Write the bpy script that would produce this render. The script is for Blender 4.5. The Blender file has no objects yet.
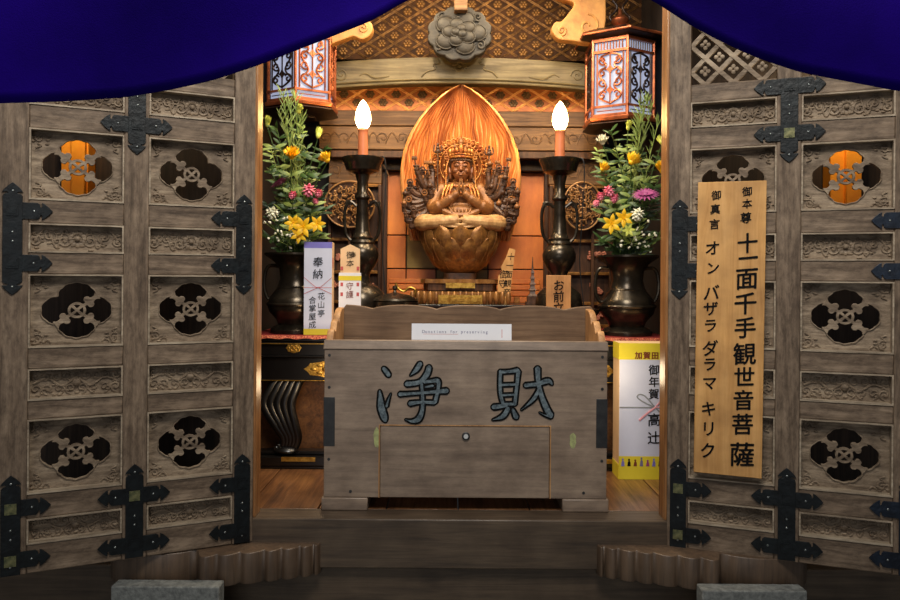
import bpy, bmesh, math, random
from mathutils import Vector, Matrix, Euler
S = bpy.context.scene
COL = S.collection
PI = math.pi
sin, cos = math.sin, math.cos
F = 750.0          # focal length in pixels for the 900 px frame
CZ = 1.467         # eye height
HY = 278           # horizon row
X0 = 0.038         # centre line of the shrine

def W(px, py, d):
    return Vector(((px-450)/F*d, d, CZ-(py-HY)/F*d))

# ------------------------------------------------------------------ materials
def lin(c):
    return tuple(((v/255)/12.92 if v/255 <= .04045 else ((v/255+.055)/1.055)**2.4) for v in c)+(1,)

def newmat(name):
    m = bpy.data.materials.new(name); m.use_nodes = True
    nt = m.node_tree; b = nt.nodes['Principled BSDF']
    return m, nt, b

def ramp(nt, fac, stops):
    r = nt.nodes.new('ShaderNodeValToRGB')
    e = r.color_ramp.elements
    while len(e) < len(stops): e.new(.5)
    for k, (p, c) in enumerate(stops):
        e[k].position = p; e[k].color = c
    nt.links.new(fac, r.inputs[0]); return r.outputs[0]

def mat(name, col, rough=.5, metal=0, col2=None, nscale=12, bump=.0, bscale=60, stretch=(1,1,1), spec=.5, lo=.35, hi=.65, coat=0, emit=None, estr=0):
    m, nt, b = newmat(name)
    b.inputs['Roughness'].default_value = rough
    b.inputs['Metallic'].default_value = metal
    b.inputs['Specular IOR Level'].default_value = spec
    if coat: b.inputs['Coat Weight'].default_value = coat; b.inputs['Coat Roughness'].default_value = .12
    c1 = lin(col)
    tc = nt.nodes.new('ShaderNodeTexCoord'); mp = nt.nodes.new('ShaderNodeMapping')
    mp.inputs['Scale'].default_value = stretch
    nt.links.new(tc.outputs['Object'], mp.inputs[0])
    n = nt.nodes.new('ShaderNodeTexNoise'); n.inputs['Scale'].default_value = nscale; n.inputs['Detail'].default_value = 8; n.inputs['Roughness'].default_value = .65
    nt.links.new(mp.outputs[0], n.inputs['Vector'])
    c2 = lin(col2) if col2 else tuple(v*.75 for v in c1[:3])+(1,)
    nt.links.new(ramp(nt, n.outputs[0], [(lo, c2), (hi, c1)]), b.inputs['Base Color'])
    if bump:
        n2 = nt.nodes.new('ShaderNodeTexNoise'); n2.inputs['Scale'].default_value = bscale; n2.inputs['Detail'].default_value = 6
        nt.links.new(mp.outputs[0], n2.inputs['Vector'])
        bp = nt.nodes.new('ShaderNodeBump'); bp.inputs['Strength'].default_value = bump; bp.inputs['Distance'].default_value = .004
        nt.links.new(n2.outputs[0], bp.inputs['Height']); nt.links.new(bp.outputs[0], b.inputs['Normal'])
    if emit:
        b.inputs['Emission Color'].default_value = lin(emit); b.inputs['Emission Strength'].default_value = estr
    return m

def wood(name, c1, c2, c3, axis='x', scale=4, rough=.6, bump=.25, spec=.35, grime=0, coat=0):
    """weathered timber: long grain streaks, blotches, fine bump"""
    m, nt, b = newmat(name)
    tc = nt.nodes.new('ShaderNodeTexCoord'); mp = nt.nodes.new('ShaderNodeMapping')
    st = {'x': (.8, 14, 14), 'y': (14, .8, 14), 'z': (14, 14, .8)}[axis]
    mp.inputs['Scale'].default_value = st
    oi = nt.nodes.new('ShaderNodeObjectInfo')
    nt.links.new(tc.outputs['Object'], mp.inputs[0])
    cm = nt.nodes.new('ShaderNodeVectorMath'); cm.operation = 'MULTIPLY_ADD'
    cm.inputs[1].default_value = (37, 21, 53)
    comb = nt.nodes.new('ShaderNodeCombineXYZ')
    for i in range(3): nt.links.new(oi.outputs['Random'], comb.inputs[i])
    nt.links.new(comb.outputs[0], cm.inputs[0]); nt.links.new(mp.outputs[0], cm.inputs[2])
    n = nt.nodes.new('ShaderNodeTexNoise'); n.inputs['Scale'].default_value = scale; n.inputs['Detail'].default_value = 10; n.inputs['Roughness'].default_value = .7; n.inputs['Distortion'].default_value = .6
    nt.links.new(cm.outputs[0], n.inputs['Vector'])
    col = ramp(nt, n.outputs[0], [(.3, lin(c3)), (.48, lin(c2)), (.68, lin(c1))])
    n2 = nt.nodes.new('ShaderNodeTexNoise'); n2.inputs['Scale'].default_value = 9; n2.inputs['Detail'].default_value = 5
    nt.links.new(tc.outputs['Object'], n2.inputs['Vector'])
    mx = nt.nodes.new('ShaderNodeMix'); mx.data_type = 'RGBA'; mx.blend_type = 'MULTIPLY'
    mx.inputs[0].default_value = .75
    nt.links.new(col, mx.inputs[6])
    nt.links.new(ramp(nt, n2.outputs[0], [(.3, (.55,.5,.47,1)), (.65, (1.1,1.08,1.05,1))]), mx.inputs[7])
    out = mx.outputs[2]
    if grime:
        n3 = nt.nodes.new('ShaderNodeTexNoise'); n3.inputs['Scale'].default_value = 55; n3.inputs['Detail'].default_value = 8; n3.inputs['Roughness'].default_value = .75
        sv = nt.nodes.new('ShaderNodeMapping'); sv.inputs['Scale'].default_value = {'x': (.35,1,1), 'y': (1,.35,1), 'z': (1,1,.35)}[axis]
        nt.links.new(tc.outputs['Object'], sv.inputs[0]); nt.links.new(sv.outputs[0], n3.inputs['Vector'])
        m3 = nt.nodes.new('ShaderNodeMix'); m3.data_type = 'RGBA'; m3.blend_type = 'MULTIPLY'; m3.inputs[0].default_value = grime
        nt.links.new(out, m3.inputs[6]); nt.links.new(ramp(nt, n3.outputs[0], [(.36, (.42,.38,.35,1)), (.6, (1.25,1.22,1.18,1))]), m3.inputs[7]); out = m3.outputs[2]
    nt.links.new(out, b.inputs['Base Color'])
    b.inputs['Specular IOR Level'].default_value = spec
    nt.links.new(ramp(nt, n.outputs[0], [(.3, (rough+.15,)*3+(1,)), (.7, (rough-.08,)*3+(1,))]), b.inputs['Roughness'])
    if coat: b.inputs['Coat Weight'].default_value = coat; b.inputs['Coat Roughness'].default_value = .2
    bp = nt.nodes.new('ShaderNodeBump'); bp.inputs['Strength'].default_value = bump; bp.inputs['Distance'].default_value = .003
    nt.links.new(n.outputs[0], bp.inputs['Height']); nt.links.new(bp.outputs[0], b.inputs['Normal'])
    return m

G1, G2, G3 = (146,129,111), (119,103,87), (80,67,55)
M = {}
M['doorx'] = wood('weathered_rail_wood', G1, G2, G3, 'x', rough=.55, bump=.5, grime=.85)
M['doorz'] = wood('weathered_stile_wood', G1, G2, G3, 'z', rough=.55, bump=.5, grime=.85)
M['doorp'] = wood('weathered_panel_wood', (168,153,133), (140,125,107), (98,84,70), 'x', scale=3, rough=.6, bump=.5, grime=.95)
M['mould'] = wood('worn_moulding_wood', (190,178,158), (164,150,131), (120,106,90), 'x', rough=.5, bump=.3, grime=.6)
M['iron'] = mat('black_iron', (24,30,33), .45, .4, (9,11,13), 30, .35, 90, spec=.5)
M['irond'] = mat('dark_blue_iron', (26,38,54), .42, .4, (11,17,28), 30, .35, 90)
M['rivet'] = mat('worn_rivet_metal', (170,175,175), .3, .9, (90,95,95), 40)
M['brass'] = mat('verdigris_brass', (138,134,92), .45, .5, (62,72,52), 60, .3)
M['dark'] = wood('dark_facade_wood', (64,48,36), (46,34,26), (24,18,14), 'z', rough=.6, bump=.3)
M['darkx'] = wood('dark_sill_wood', (104,88,72), (86,72,58), (62,51,42), 'x', rough=.42, bump=.2, spec=.5)
M['blockw'] = wood('shoe_block_wood', (112,91,73), (94,76,60), (72,58,46), 'z', rough=.4, bump=.1, spec=.6)
M['floor'] = wood('warm_floor_boards', (138,96,60), (108,72,44), (66,42,26), 'y', scale=4, rough=.33, bump=.12, spec=.5, coat=.3)
M['boxw'] = wood('offering_box_wood', (156,138,120), (142,124,108), (118,102,88), 'x', scale=3, rough=.36, bump=.12, spec=.6, grime=.3)
M['boxr'] = wood('offering_box_back_wood', (138,112,88), (118,94,72), (90,70,54), 'x', scale=5, rough=.5, bump=.12)
M['boxp'] = wood('pale_worn_wood', (205,160,110), (180,135,90), (130,95,62), 'z', scale=5, rough=.5, bump=.12)
M['ebony'] = mat('charcoal_inlay', (50,50,50), .4, 0, (32,32,34), 30, .1)
M['black'] = mat('black_lacquer', (16,13,12), .32, 0, (9,7,6), 20, coat=.2)
M['gold'] = mat('gilt_metal', (225,180,85), .35, .85, (150,105,40), 50, .3, 120)
M['goldr'] = mat('gilt_carving', (214,150,76), .42, .55, (140,66,22), 26, .4, 90)
M['goldd'] = mat('tarnished_gilt_carving', (176,122,58), .42, .6, (70,42,20), 26, .4, 90)
M['goldb'] = mat('dim_gilt_brocade', (150,106,52), .5, .5, (66,40,20), 34, .4, 90)
M['brocade'] = mat('brown_lacquer_ground', (74,46,24), .75, 0, (40,24,13), 18, .3, spec=.15)
M['frgr'] = mat('orange_lacquer_ground', (196,116,52), .6, .1, (150,82,36), 18, .3)
M['frfl'] = mat('dull_floret', (112,84,48), .5, .2, (78,56,32), 30)
M['frla'] = mat('pale_gold_lattice', (236,176,104), .45, .3, (206,140,74), 30)
M['beam'] = wood('grey_green_beam', (120,106,72), (96,84,56), (62,52,34), 'x', scale=4, rough=.55, bump=.15)
M['board'] = wood('brown_lintel_board', (128,94,56), (98,70,42), (56,38,24), 'x', scale=4, rough=.55, bump=.2)
M['orange'] = mat('orange_panel', (234,142,62), .45, 0, (186,94,38), 5, .15, 30, stretch=(1,1,.4))
M['ochre'] = mat('olive_gilt_panel', (150,122,60), .5, .2, (112,88,44), 6, .1)
M['brown'] = wood('inner_brown_wood', (96,64,40), (70,45,28), (36,24,16), 'z', rough=.5, bump=.2)
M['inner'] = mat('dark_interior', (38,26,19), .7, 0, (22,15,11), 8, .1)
M['bronze'] = mat('dark_bronze', (84,75,62), .27, .8, (44,38,33), 14, .08, 60)
M['copper'] = mat('copper_frame', (176,98,58), .38, .7, (110,56,34), 20, .15)
M['lampdk'] = mat('lantern_dark_metal', (52,36,30), .4, .6, (28,20,18), 20, .15)
M['statue'] = mat('statue_wood', (152,102,54), .45, .15, (112,68,34), 30, .25, 120)
M['armw'] = mat('dark_carved_wood', (98,64,40), .45, .1, (52,33,22), 40, .3, 120)
M['lap'] = mat('pale_robe_wood', (206,164,108), .5, .05, (150,104,60), 40, .25, 120)
M['lotus'] = mat('lotus_gilt_wood', (166,116,58), .38, .4, (104,66,34), 30, .25, 100)
M['face'] = mat('face_gilt_wood', (150,92,52), .36, .2, (116,68,38), 20, .05)
M['mand'] = mat('flame_gilt', (222,150,80), .38, .4, (164,92,46), 9, .2, 60, stretch=(3,3,.5), lo=.4, hi=.6)
M['rim'] = mat('bright_gilt_rim', (250,190,110), .32, .7, (220,140,70), 20)
M['carv'] = mat('dark_rosette_wood', (44,37,26), .65, 0, (24,20,14), 40, .3, 100)
M['cloudg'] = mat('gold_cloud_paint', (186,132,66), .6, .1, (150,100,48), 16, .2, 100)
M['curtain'] = mat('purple_curtain', (25,2,108), .85, 0, (16,1,80), 3, .12, 500, spec=.04)
M['stone'] = mat('grey_granite', (138,140,136), .85, 0, (96,98,96), 60, .5, 120)
M['paper'] = mat('white_paper', (235,235,240), .7, 0, (225,226,232), 6)
M['paperb'] = mat('bluish_wrapping_paper', (214,218,236), .6, 0, (204,208,228), 6)
M['cream'] = mat('cream_card', (240,205,160), .6, 0, (225,185,140), 6)
M['purple'] = mat('lavender_band', (130,125,205), .6, 0, (118,112,190), 6)
M['yellow'] = mat('yellow_band', (232,215,60), .5, 0, (220,200,48), 6)
M['ink'] = mat('black_ink', (16,14,14), .75, 0, (10,9,9), 20, spec=.15)
M['inkg'] = mat('grey_ink', (120,115,150), .6)
M['inkr'] = mat('red_seal_ink', (200,90,90), .6)
M['inkb'] = mat('brown_print', (130,60,30), .6)
M['plank'] = wood('pale_sign_board', (226,176,112), (212,160,96), (190,136,76), 'z', scale=3, rough=.5, bump=.08)
M['hinoki'] = wood('small_sign_board', (205,150,95), (190,135,82), (160,110,65), 'z', scale=3, rough=.5, bump=.08)
M['orb'] = mat('orange_plaque_wood', (255,168,40), .5, 0, (245,140,24), 8, .1)
M['charb'] = mat('slate_blue_paint', (116,130,136), .36, .1, (56,68,75), 90, .8, 160)
M['chalk'] = mat('pale_green_mark', (178,186,120), .7, 0, (140,140,100), 60)
M['steel'] = mat('bright_steel', (235,235,232), .45, .5)
M['green'] = mat('leaf_green', (74,102,44), .5, 0, (38,62,26), 9)
M['greenl'] = mat('pale_leaf_green', (156,170,88), .5, 0, (100,124,54), 14)
M['greend'] = mat('dark_leaf_green', (42,66,34), .45, 0, (22,40,20), 9)
M['fyel'] = mat('yellow_petal', (250,210,30), .5, 0, (238,176,14), 60)
M['flem'] = mat('pale_yellow_petal', (225,225,110), .5, 0, (190,200,80), 60)
M['fwhi'] = mat('white_petal', (245,243,225), .5, 0, (225,225,200), 60)
M['fpink'] = mat('pink_petal', (240,140,160), .5, 0, (215,100,130), 60)
M['fpur'] = mat('mauve_petal', (165,75,135), .5, 0, (130,55,105), 60)
M['red'] = mat('red_brocade_cloth', (150,36,30), .7, 0, (95,20,20), 60, .3, 300)
M['redp'] = mat('peach_trim', (225,130,90), .6, 0, (150,50,40), 220, lo=.45, hi=.55)
M['tube'] = mat('amber_candle_tube', (205,124,84), .4, 0, (180,100,62), 5)
M['wire'] = mat('black_wire', (14,12,12), .5)
M['skyb'] = mat('grey_vessel', (120,120,125), .5)
def emis(name, col, st):
    m, nt, b = newmat(name)
    b.inputs['Base Color'].default_value = lin(col)
    b.inputs['Emission Color'].default_value = lin(col); b.inputs['Emission Strength'].default_value = st
    return m
M['bulb'] = emis('glowing_bulb', (255,206,130), 55)
M['lampw'] = emis('lit_lantern_paper', (206,216,250), .5); M['lampw'].node_tree.nodes['Principled BSDF'].inputs['Base Color'].default_value = (.16, .17, .2, 1)

# ------------------------------------------------------------------ mesh helpers
class MB:
    def __init__(s): s.b = bmesh.new()
    def add(s, verts, faces, Mx=None):
        vs = [s.b.verts.new(Mx @ Vector(v) if Mx else v) for v in verts]
        for f in faces:
            try: s.b.faces.new([vs[i] for i in f])
            except ValueError: pass
        return s
    def box(s, x0, x1, y0, y1, z0, z1, Mx=None):
        v = [(x, y, z) for x in (x0, x1) for y in (y0, y1) for z in (z0, z1)]
        return s.add(v, [(0,1,3,2), (4,6,7,5), (0,4,5,1), (2,3,7,6), (0,2,6,4), (1,5,7,3)], Mx)
    def lathe(s, prof, seg=32, Mx=None, sq=1.0):
        v = []; f = []
        for r, z in prof:
            for k in range(seg):
                a = 2*PI*k/seg; v.append((r*cos(a), r*sin(a)*sq, z))
        n = len(prof)
        for i in range(n-1):
            for k in range(seg):
                k2 = (k+1) % seg
                f.append((i*seg+k, i*seg+k2, (i+1)*seg+k2, (i+1)*seg+k))
        if prof[0][0] > 1e-6: f.append(tuple(range(seg))[::-1])
        if prof[-1][0] > 1e-6: f.append(tuple((n-1)*seg+k for k in range(seg)))
        s.add(v, f, Mx); return s
    def ell(s, c, r, u=16, w=10, Mx=None):
        if isinstance(r, (int, float)): r = (r, r, r)
        prof = [(max(1e-7, sin(PI*i/w)), -cos(PI*i/w)) for i in range(w+1)]
        T = Matrix.Translation(c) @ Matrix.Diagonal((r[0], r[1], r[2], 1))
        if Mx: T = Mx @ T
        return s.lathe(prof, u, T)
    def tube(s, pts, r, seg=8, Mx=None, closed=False):
        pts = [Vector(p) for p in pts]; n = len(pts)
        rs = r if isinstance(r, (list, tuple)) else [r]*n
        v = []; f = []; up = None
        for i, p in enumerate(pts):
            a = pts[(i-1) % n] if (closed or i > 0) else p; b = pts[(i+1) % n] if (closed or i < n-1) else p
            t = (b-a)
            t = t.normalized() if t.length > 1e-9 else Vector((0,0,1))
            if up is None: up = t.orthogonal().normalized()
            up = (up - t*up.dot(t))
            up = up.normalized() if up.length > 1e-6 else t.orthogonal().normalized()
            q = t.cross(up)
            for k in range(seg):
                an = 2*PI*k/seg; v.append(p + (up*cos(an)+q*sin(an))*rs[i])
        m = n if closed else n-1
        for i in range(m):
            i2 = (i+1) % n
            for k in range(seg):
                k2 = (k+1) % seg; f.append((i*seg+k, i*seg+k2, i2*seg+k2, i2*seg+k))
        if not closed:
            f.append(tuple(range(seg))[::-1]); f.append(tuple((n-1)*seg+k for k in range(seg)))
        return s.add(v, f, Mx)
    def mesh(s, me, Mx=None):
        t = bmesh.new(); t.from_mesh(me)
        if Mx: bmesh.ops.transform(t, matrix=Mx, verts=t.verts)
        m2 = bpy.data.meshes.new('tmp'); t.to_mesh(m2); t.free()
        s.b.from_mesh(m2); bpy.data.meshes.remove(m2); return s
    def plate(s, polys, y0, y1, Mx=None, bev=0):
        """flat outline(s) in x,z (later ones may be holes), from y0 (front) to y1"""
        return s.mesh(csolid(polys, y1-y0, bev), (Mx or Matrix()) @ Matrix.Translation((0, (y0+y1)/2, 0)))
    def data(s, name, smooth=40, m=None, Mx=None):
        if Mx: bmesh.ops.transform(s.b, matrix=Mx, verts=s.b.verts)
        bmesh.ops.recalc_face_normals(s.b, faces=s.b.faces)
        me = bpy.data.meshes.new(name); s.b.to_mesh(me); s.b.free()
        if smooth:
            me.polygons.foreach_set('use_smooth', [True]*len(me.polygons))
            me.set_sharp_from_angle(angle=math.radians(smooth))
        if m: me.materials.append(M[m])
        return me
    def build(s, name, m, parent=None, loc=(0,0,0), rot=(0,0,0), smooth=40, bevel=0, label=None, Mx=None):
        return link(name, s.data(name, smooth, m, Mx), parent, loc, rot, bevel, label)

def link(name, me, parent=None, loc=(0,0,0), rot=(0,0,0), bevel=0, label=None):
    o = bpy.data.objects.new(name, me); COL.objects.link(o)
    o.location = loc; o.rotation_euler = rot
    if parent: o.parent = parent
    if bevel:
        b = o.modifiers.new('bevel', 'BEVEL'); b.width = bevel; b.segments = 2; b.limit_method = 'ANGLE'
    if label: o['label'] = label
    return o

def _eval_curve(c):
    o = bpy.data.objects.new('tmpc', c); COL.objects.link(o)
    bpy.context.view_layer.update()
    me = bpy.data.meshes.new_from_object(o.evaluated_get(bpy.context.evaluated_depsgraph_get()))
    bpy.data.objects.remove(o); bpy.data.curves.remove(c); return me
RX = Matrix.Rotation(PI/2, 4, 'X')     # curve plane xy -> xz, curve +z -> -y (to the front)
def csolid(polys, thick, bev=0):
    c = bpy.data.curves.new('c', 'CURVE'); c.dimensions = '2D'; c.fill_mode = 'BOTH'
    c.extrude = max(thick/2-bev, 0)
    if bev: c.bevel_depth = bev; c.offset = -bev; c.bevel_resolution = 1
    for p in polys:
        sp = c.splines.new('POLY'); sp.points.add(len(p)-1)
        for i, q in enumerate(p): sp.points[i].co = (q[0], q[1], 0, 1)
        sp.use_cyclic_u = True
    me = _eval_curve(c); me.transform(RX); return me
_gl = {}
def glyph(ch, thick=.02, bold=0):
    k = (ch, thick, bold)
    if bold and k not in _gl:
        g0 = glyph(ch, thick, 0); mb = MB()
        for i, (a, b) in enumerate(((0,0),(bold,0),(-bold,0),(0,bold*.8),(0,-bold*.8))): mb.mesh(g0, Matrix.Translation((a, -.003*i, b)))
        _gl[k] = mb.data('glyph', 30)
    if k not in _gl:
        c = bpy.data.curves.new('g', 'FONT'); c.body = ch; c.size = 1; c.extrude = thick/2;  c.resolution_u = 3; c.align_x = 'CENTER'
        me = _eval_curve(c); me.transform(RX); _gl[k] = me
    return _gl[k]
def column(mb, text, x, ztop, size, pitch, y, skew=.1, bold=.012, sx=1., thick=.0015, jit=.0, rnd=random.Random(4)):
    """one vertical column of brush-like characters; returns the z below it"""
    z = ztop
    for i, ch in enumerate(text):
        if ch != ' ':
            sz = size[i] if isinstance(size, list) else size
            Mx = Matrix.Translation((x+rnd.uniform(-jit, jit), y, z-sz*.88)) @ Matrix(((sx*sz,0,0,0),(0,sz,0,0),(skew*sz,0,sz,0),(0,0,0,1)))
            mb.mesh(glyph(ch, thick/sz, bold), Mx)
            z -= pitch*(sz/(size[0] if isinstance(size, list) else size)) if not isinstance(size, list) else sz*pitch
        else: z -= (size if not isinstance(size, list) else size[i])*.55
    return z

def thing(name, label, cat, loc=(0,0,0), rot=(0,0,0), group=None):
    o = bpy.data.objects.new(name, None); COL.objects.link(o); o.empty_display_size = .05
    o.location = loc; o.rotation_euler = rot
    return tag(o, label, cat, group)
def tag(o, label, cat, group=None, kind=None):
    o['label'] = label; o['category'] = cat
    if group: o['group'] = group
    if kind: o['kind'] = kind
    return o
def struct(o, label, cat): return tag(o, label, cat, None, 'structure')
def dup(o, parent=None, loc=None, rot=None, label=None, group=None):
    c = o.copy(); COL.objects.link(c)
    if parent: c.parent = parent
    if loc is not None: c.location = loc
    if rot is not None: c.rotation_euler = rot
    if label: c['label'] = label
    if group: c['group'] = group
    for ch in list(o.children): dup(ch, c)
    return c
def spiral(cx, cz, r0, r1, a0, turns, y=0, n=22):
    return [(cx+(r0+(r1-r0)*t)*cos(a0+turns*2*PI*t), y, cz+(r0+(r1-r0)*t)*sin(a0+turns*2*PI*t)) for t in [i/(n-1) for i in range(n)]]
def rect(x0, x1, z0, z1): return [(x0,z0),(x1,z0),(x1,z1),(x0,z1)]
def smoothpts(pts, n=6, closed=False):
    out = []; N = len(pts)
    P = lambda i: Vector(pts[i % N]) if closed else Vector(pts[max(0, min(N-1, i))])
    for i in range(N if closed else N-1):
        a, b, c, d = P(i-1), P(i), P(i+1), P(i+2)
        for k in range(n):
            t = k/n
            out.append(.5*((2*b)+(c-a)*t+(2*a-5*b+4*c-d)*t*t+(3*b-a-3*c+d)*t**3))
    if not closed: out.append(P(N-1))
    return out

# ------------------------------------------------------------------ camera and world
cam = bpy.data.cameras.new('camera'); co = bpy.data.objects.new('camera', cam); COL.objects.link(co)
co.location = (0, 0, CZ); co.rotation_euler = (PI/2, math.radians(-.4), 0)
cam.sensor_width = 36; cam.lens = 36*F/900; cam.shift_y = -22/900; cam.clip_start = .01
S.camera = co
w = bpy.data.worlds.new('world'); S.world = w; w.use_nodes = True
w.node_tree.nodes['Background'].inputs[0].default_value = (.80, .88, 1, 1)
w.node_tree.nodes['Background'].inputs[1].default_value = .10
S.view_settings.view_transform = 'Standard'; S.view_settings.look = 'None'
S.view_settings.gamma = 1; S.view_settings.exposure = 0

def area(name, loc, target, size, energy, col):
    l = bpy.data.lights.new(name, 'AREA'); l.energy = energy; l.color = col; l.size = size; l.shape = 'DISK'
    o = bpy.data.objects.new(name, l); COL.objects.link(o); o.location = loc
    o.rotation_euler = (Vector(target)-Vector(loc)).to_track_quat('-Z', 'Y').to_euler(); return o
def point(name, loc, r, energy, col):
    l = bpy.data.lights.new(name, 'POINT'); l.energy = energy; l.color = col; l.shadow_soft_size = r
    o = bpy.data.objects.new(name, l); COL.objects.link(o); o.location = loc; return o
L1 = area('hall_ceiling_light', (0.1, .55, 3.3), (0.1, 2.1, 1.3), 1.1, 60, (1, .95, .87))
area('hall_daylight', (-.6, -2.6, 1.9), (0, 2.2, 1.3), 2.2, 20, (.97, .98, 1))
area('shrine_downlight', (X0, 2.5, 2.7), (X0, 3.25, 1.55), .3, 6, (1, .80, .55))
area('halo_fill_left', (X0-.22, 2.98, 2.74), (X0-.02, 3.28, 1.9), .05, 5, (1, .78, .5))  # unseen pair added above the frame to rake the halo ridges
area('halo_fill_right', (X0+.22, 2.98, 2.74), (X0+.02, 3.28, 1.9), .05, 5, (1, .78, .5))
area('side_fill_left', (X0-.42, 2.62, 2.6), (X0-.38, 2.98, 1.5), .15, 6, (1, .86, .66))  # added fill pair out of view, brightens the altar sides; no fixture there
area('side_fill_right', (X0+.42, 2.62, 2.6), (X0+.38, 2.98, 1.5), .15, 6, (1, .86, .66))
point('altar_floor_glow', (-.42, 2.62, 1.10), .04, 1.2, (1, .72, .42))
point('altar_floor_glow', (.54, 2.55, 1.15), .04, .8, (1, .78, .5))

# ------------------------------------------------------------------ doors
ANG = {-1: math.radians(25.7), 1: math.radians(-20.6)}
ZR = [CZ-(y-HY)*.0029 for y in (81,99,124.5,145.5,210,231,257.5,277,343.6,362.5,391,408,475,497,520,546)]
Z0 = ZR[-1]; ZL = ZR[0]+.24; ZT = ZL+.07
ZR = [z-Z0 for z in ZR]; ZL -= Z0; ZT -= Z0
UI, UP, UM, UO = .060, .290, .353, .580; UW = .650
T = .044

def quatre(theta):
    best = 0
    for (cx, cz, rx, rz) in ((0,.036,.046,.038),(0,-.036,.046,.038),(.048,0,.037,.036),(-.048,0,.037,.036),(0,0,.050,.045)):
        dx, dz = cos(theta), sin(theta)
        A = (dx/rx)**2+(dz/rz)**2; B = -2*(cx*dx/rx**2+cz*dz/rz**2); C = (cx/rx)**2+(cz/rz)**2-1
        D = B*B-4*A*C
        if D >= 0: best = max(best, (-B+math.sqrt(D))/(2*A))
    return best+.0022*abs(sin(theta*9))-.0015
def scrollwork(mb, x, z, s, y, flip=1, r=.0022):
    mb.tube(spiral(x, z, .001, .011*s, 0 if flip > 0 else PI, 1.35*flip, y), r, 6)
def open_panel(w_, h_, missing, seed):
    rnd = random.Random(seed)
    mb = MB()
    hole = [(quatre(a)*cos(a), quatre(a)*sin(a)) for a in [2*PI*k/110 for k in range(110)]]
    mb.plate([rect(-w_/2, w_/2, -h_/2, h_/2), hole], .020, .031, bev=.0012)
    # raised lip round the opening
    lip = [(p[0]*1.015, .0175, p[1]*1.015) for p in hole]
    mb.tube(lip, .0016, 6, closed=True)
    ring = [[(.0225*cos(a), .0215*sin(a)) for a in [2*PI*k/32 for k in range(32)]]]
    for q in range(4):
        a0 = q*PI/2+PI/4
        ring.append([(.0155*cos(a), .0148*sin(a)) for a in [a0+.25+k*(PI/2-.5)/8 for k in range(9)]]+[(.0045*cos(a0+PI/4), .0045*sin(a0+PI/4))])
    mb.plate(ring, .014, .026, bev=.001)
    for q in range(4):
        if q in missing: continue
        a = [.66, PI-.66, PI+.66, -.66][q]
        R = quatre(a)+.004
        sh = [(.021,-.0042),(.028,-.0042),(.029,-.0125),(.0365,-.0165),(.044,-.0125),(.0455,-.0075),(R-.006,-.006),(R+.002,-.011),(R+.003,0),(R+.002,.011),(R-.006,.006),(.0455,.0075),(.044,.0125),(.0365,.0165),(.029,.0125),(.028,.0042),(.021,.0042)]
        sh = [tuple(v) for v in smoothpts(sh, 3, True)]
        mb.plate([[(x*cos(a)-y*sin(a), x*sin(a)+y*cos(a)) for x, y in sh]], .015, .027, bev=.001)
    for cx in (-1, 1):
        for cz in (-1, 1):
            bx, bz = cx*(w_/2-.022), cz*(h_/2-.022)
            scrollwork(mb, bx, bz, 1.15, .0185, cx*cz, .0026)
            mb.tube(smoothpts([(bx-cx*.012, .018, bz+cz*.01), (bx-cx*.022, .0175, bz+cz*.004), (bx-cx*.03, .018, bz+cz*.011)], 4), .0022, 6)
            mb.tube(smoothpts([(bx+cx*.004, .018, bz-cz*.014), (bx-cx*.004, .0175, bz-cz*.02), (bx+cx*.008, .018, bz-cz*.026)], 4), .0022, 6)
            for k in range(7): mb.ell((bx+rnd.uniform(-.016,.022)*cx*-1, .0185, bz+rnd.uniform(-.016,.016)), (.0055,.003,.0028), 8, 5)
    return mb.data('openwork_panel', 35, 'doorp')
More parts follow.
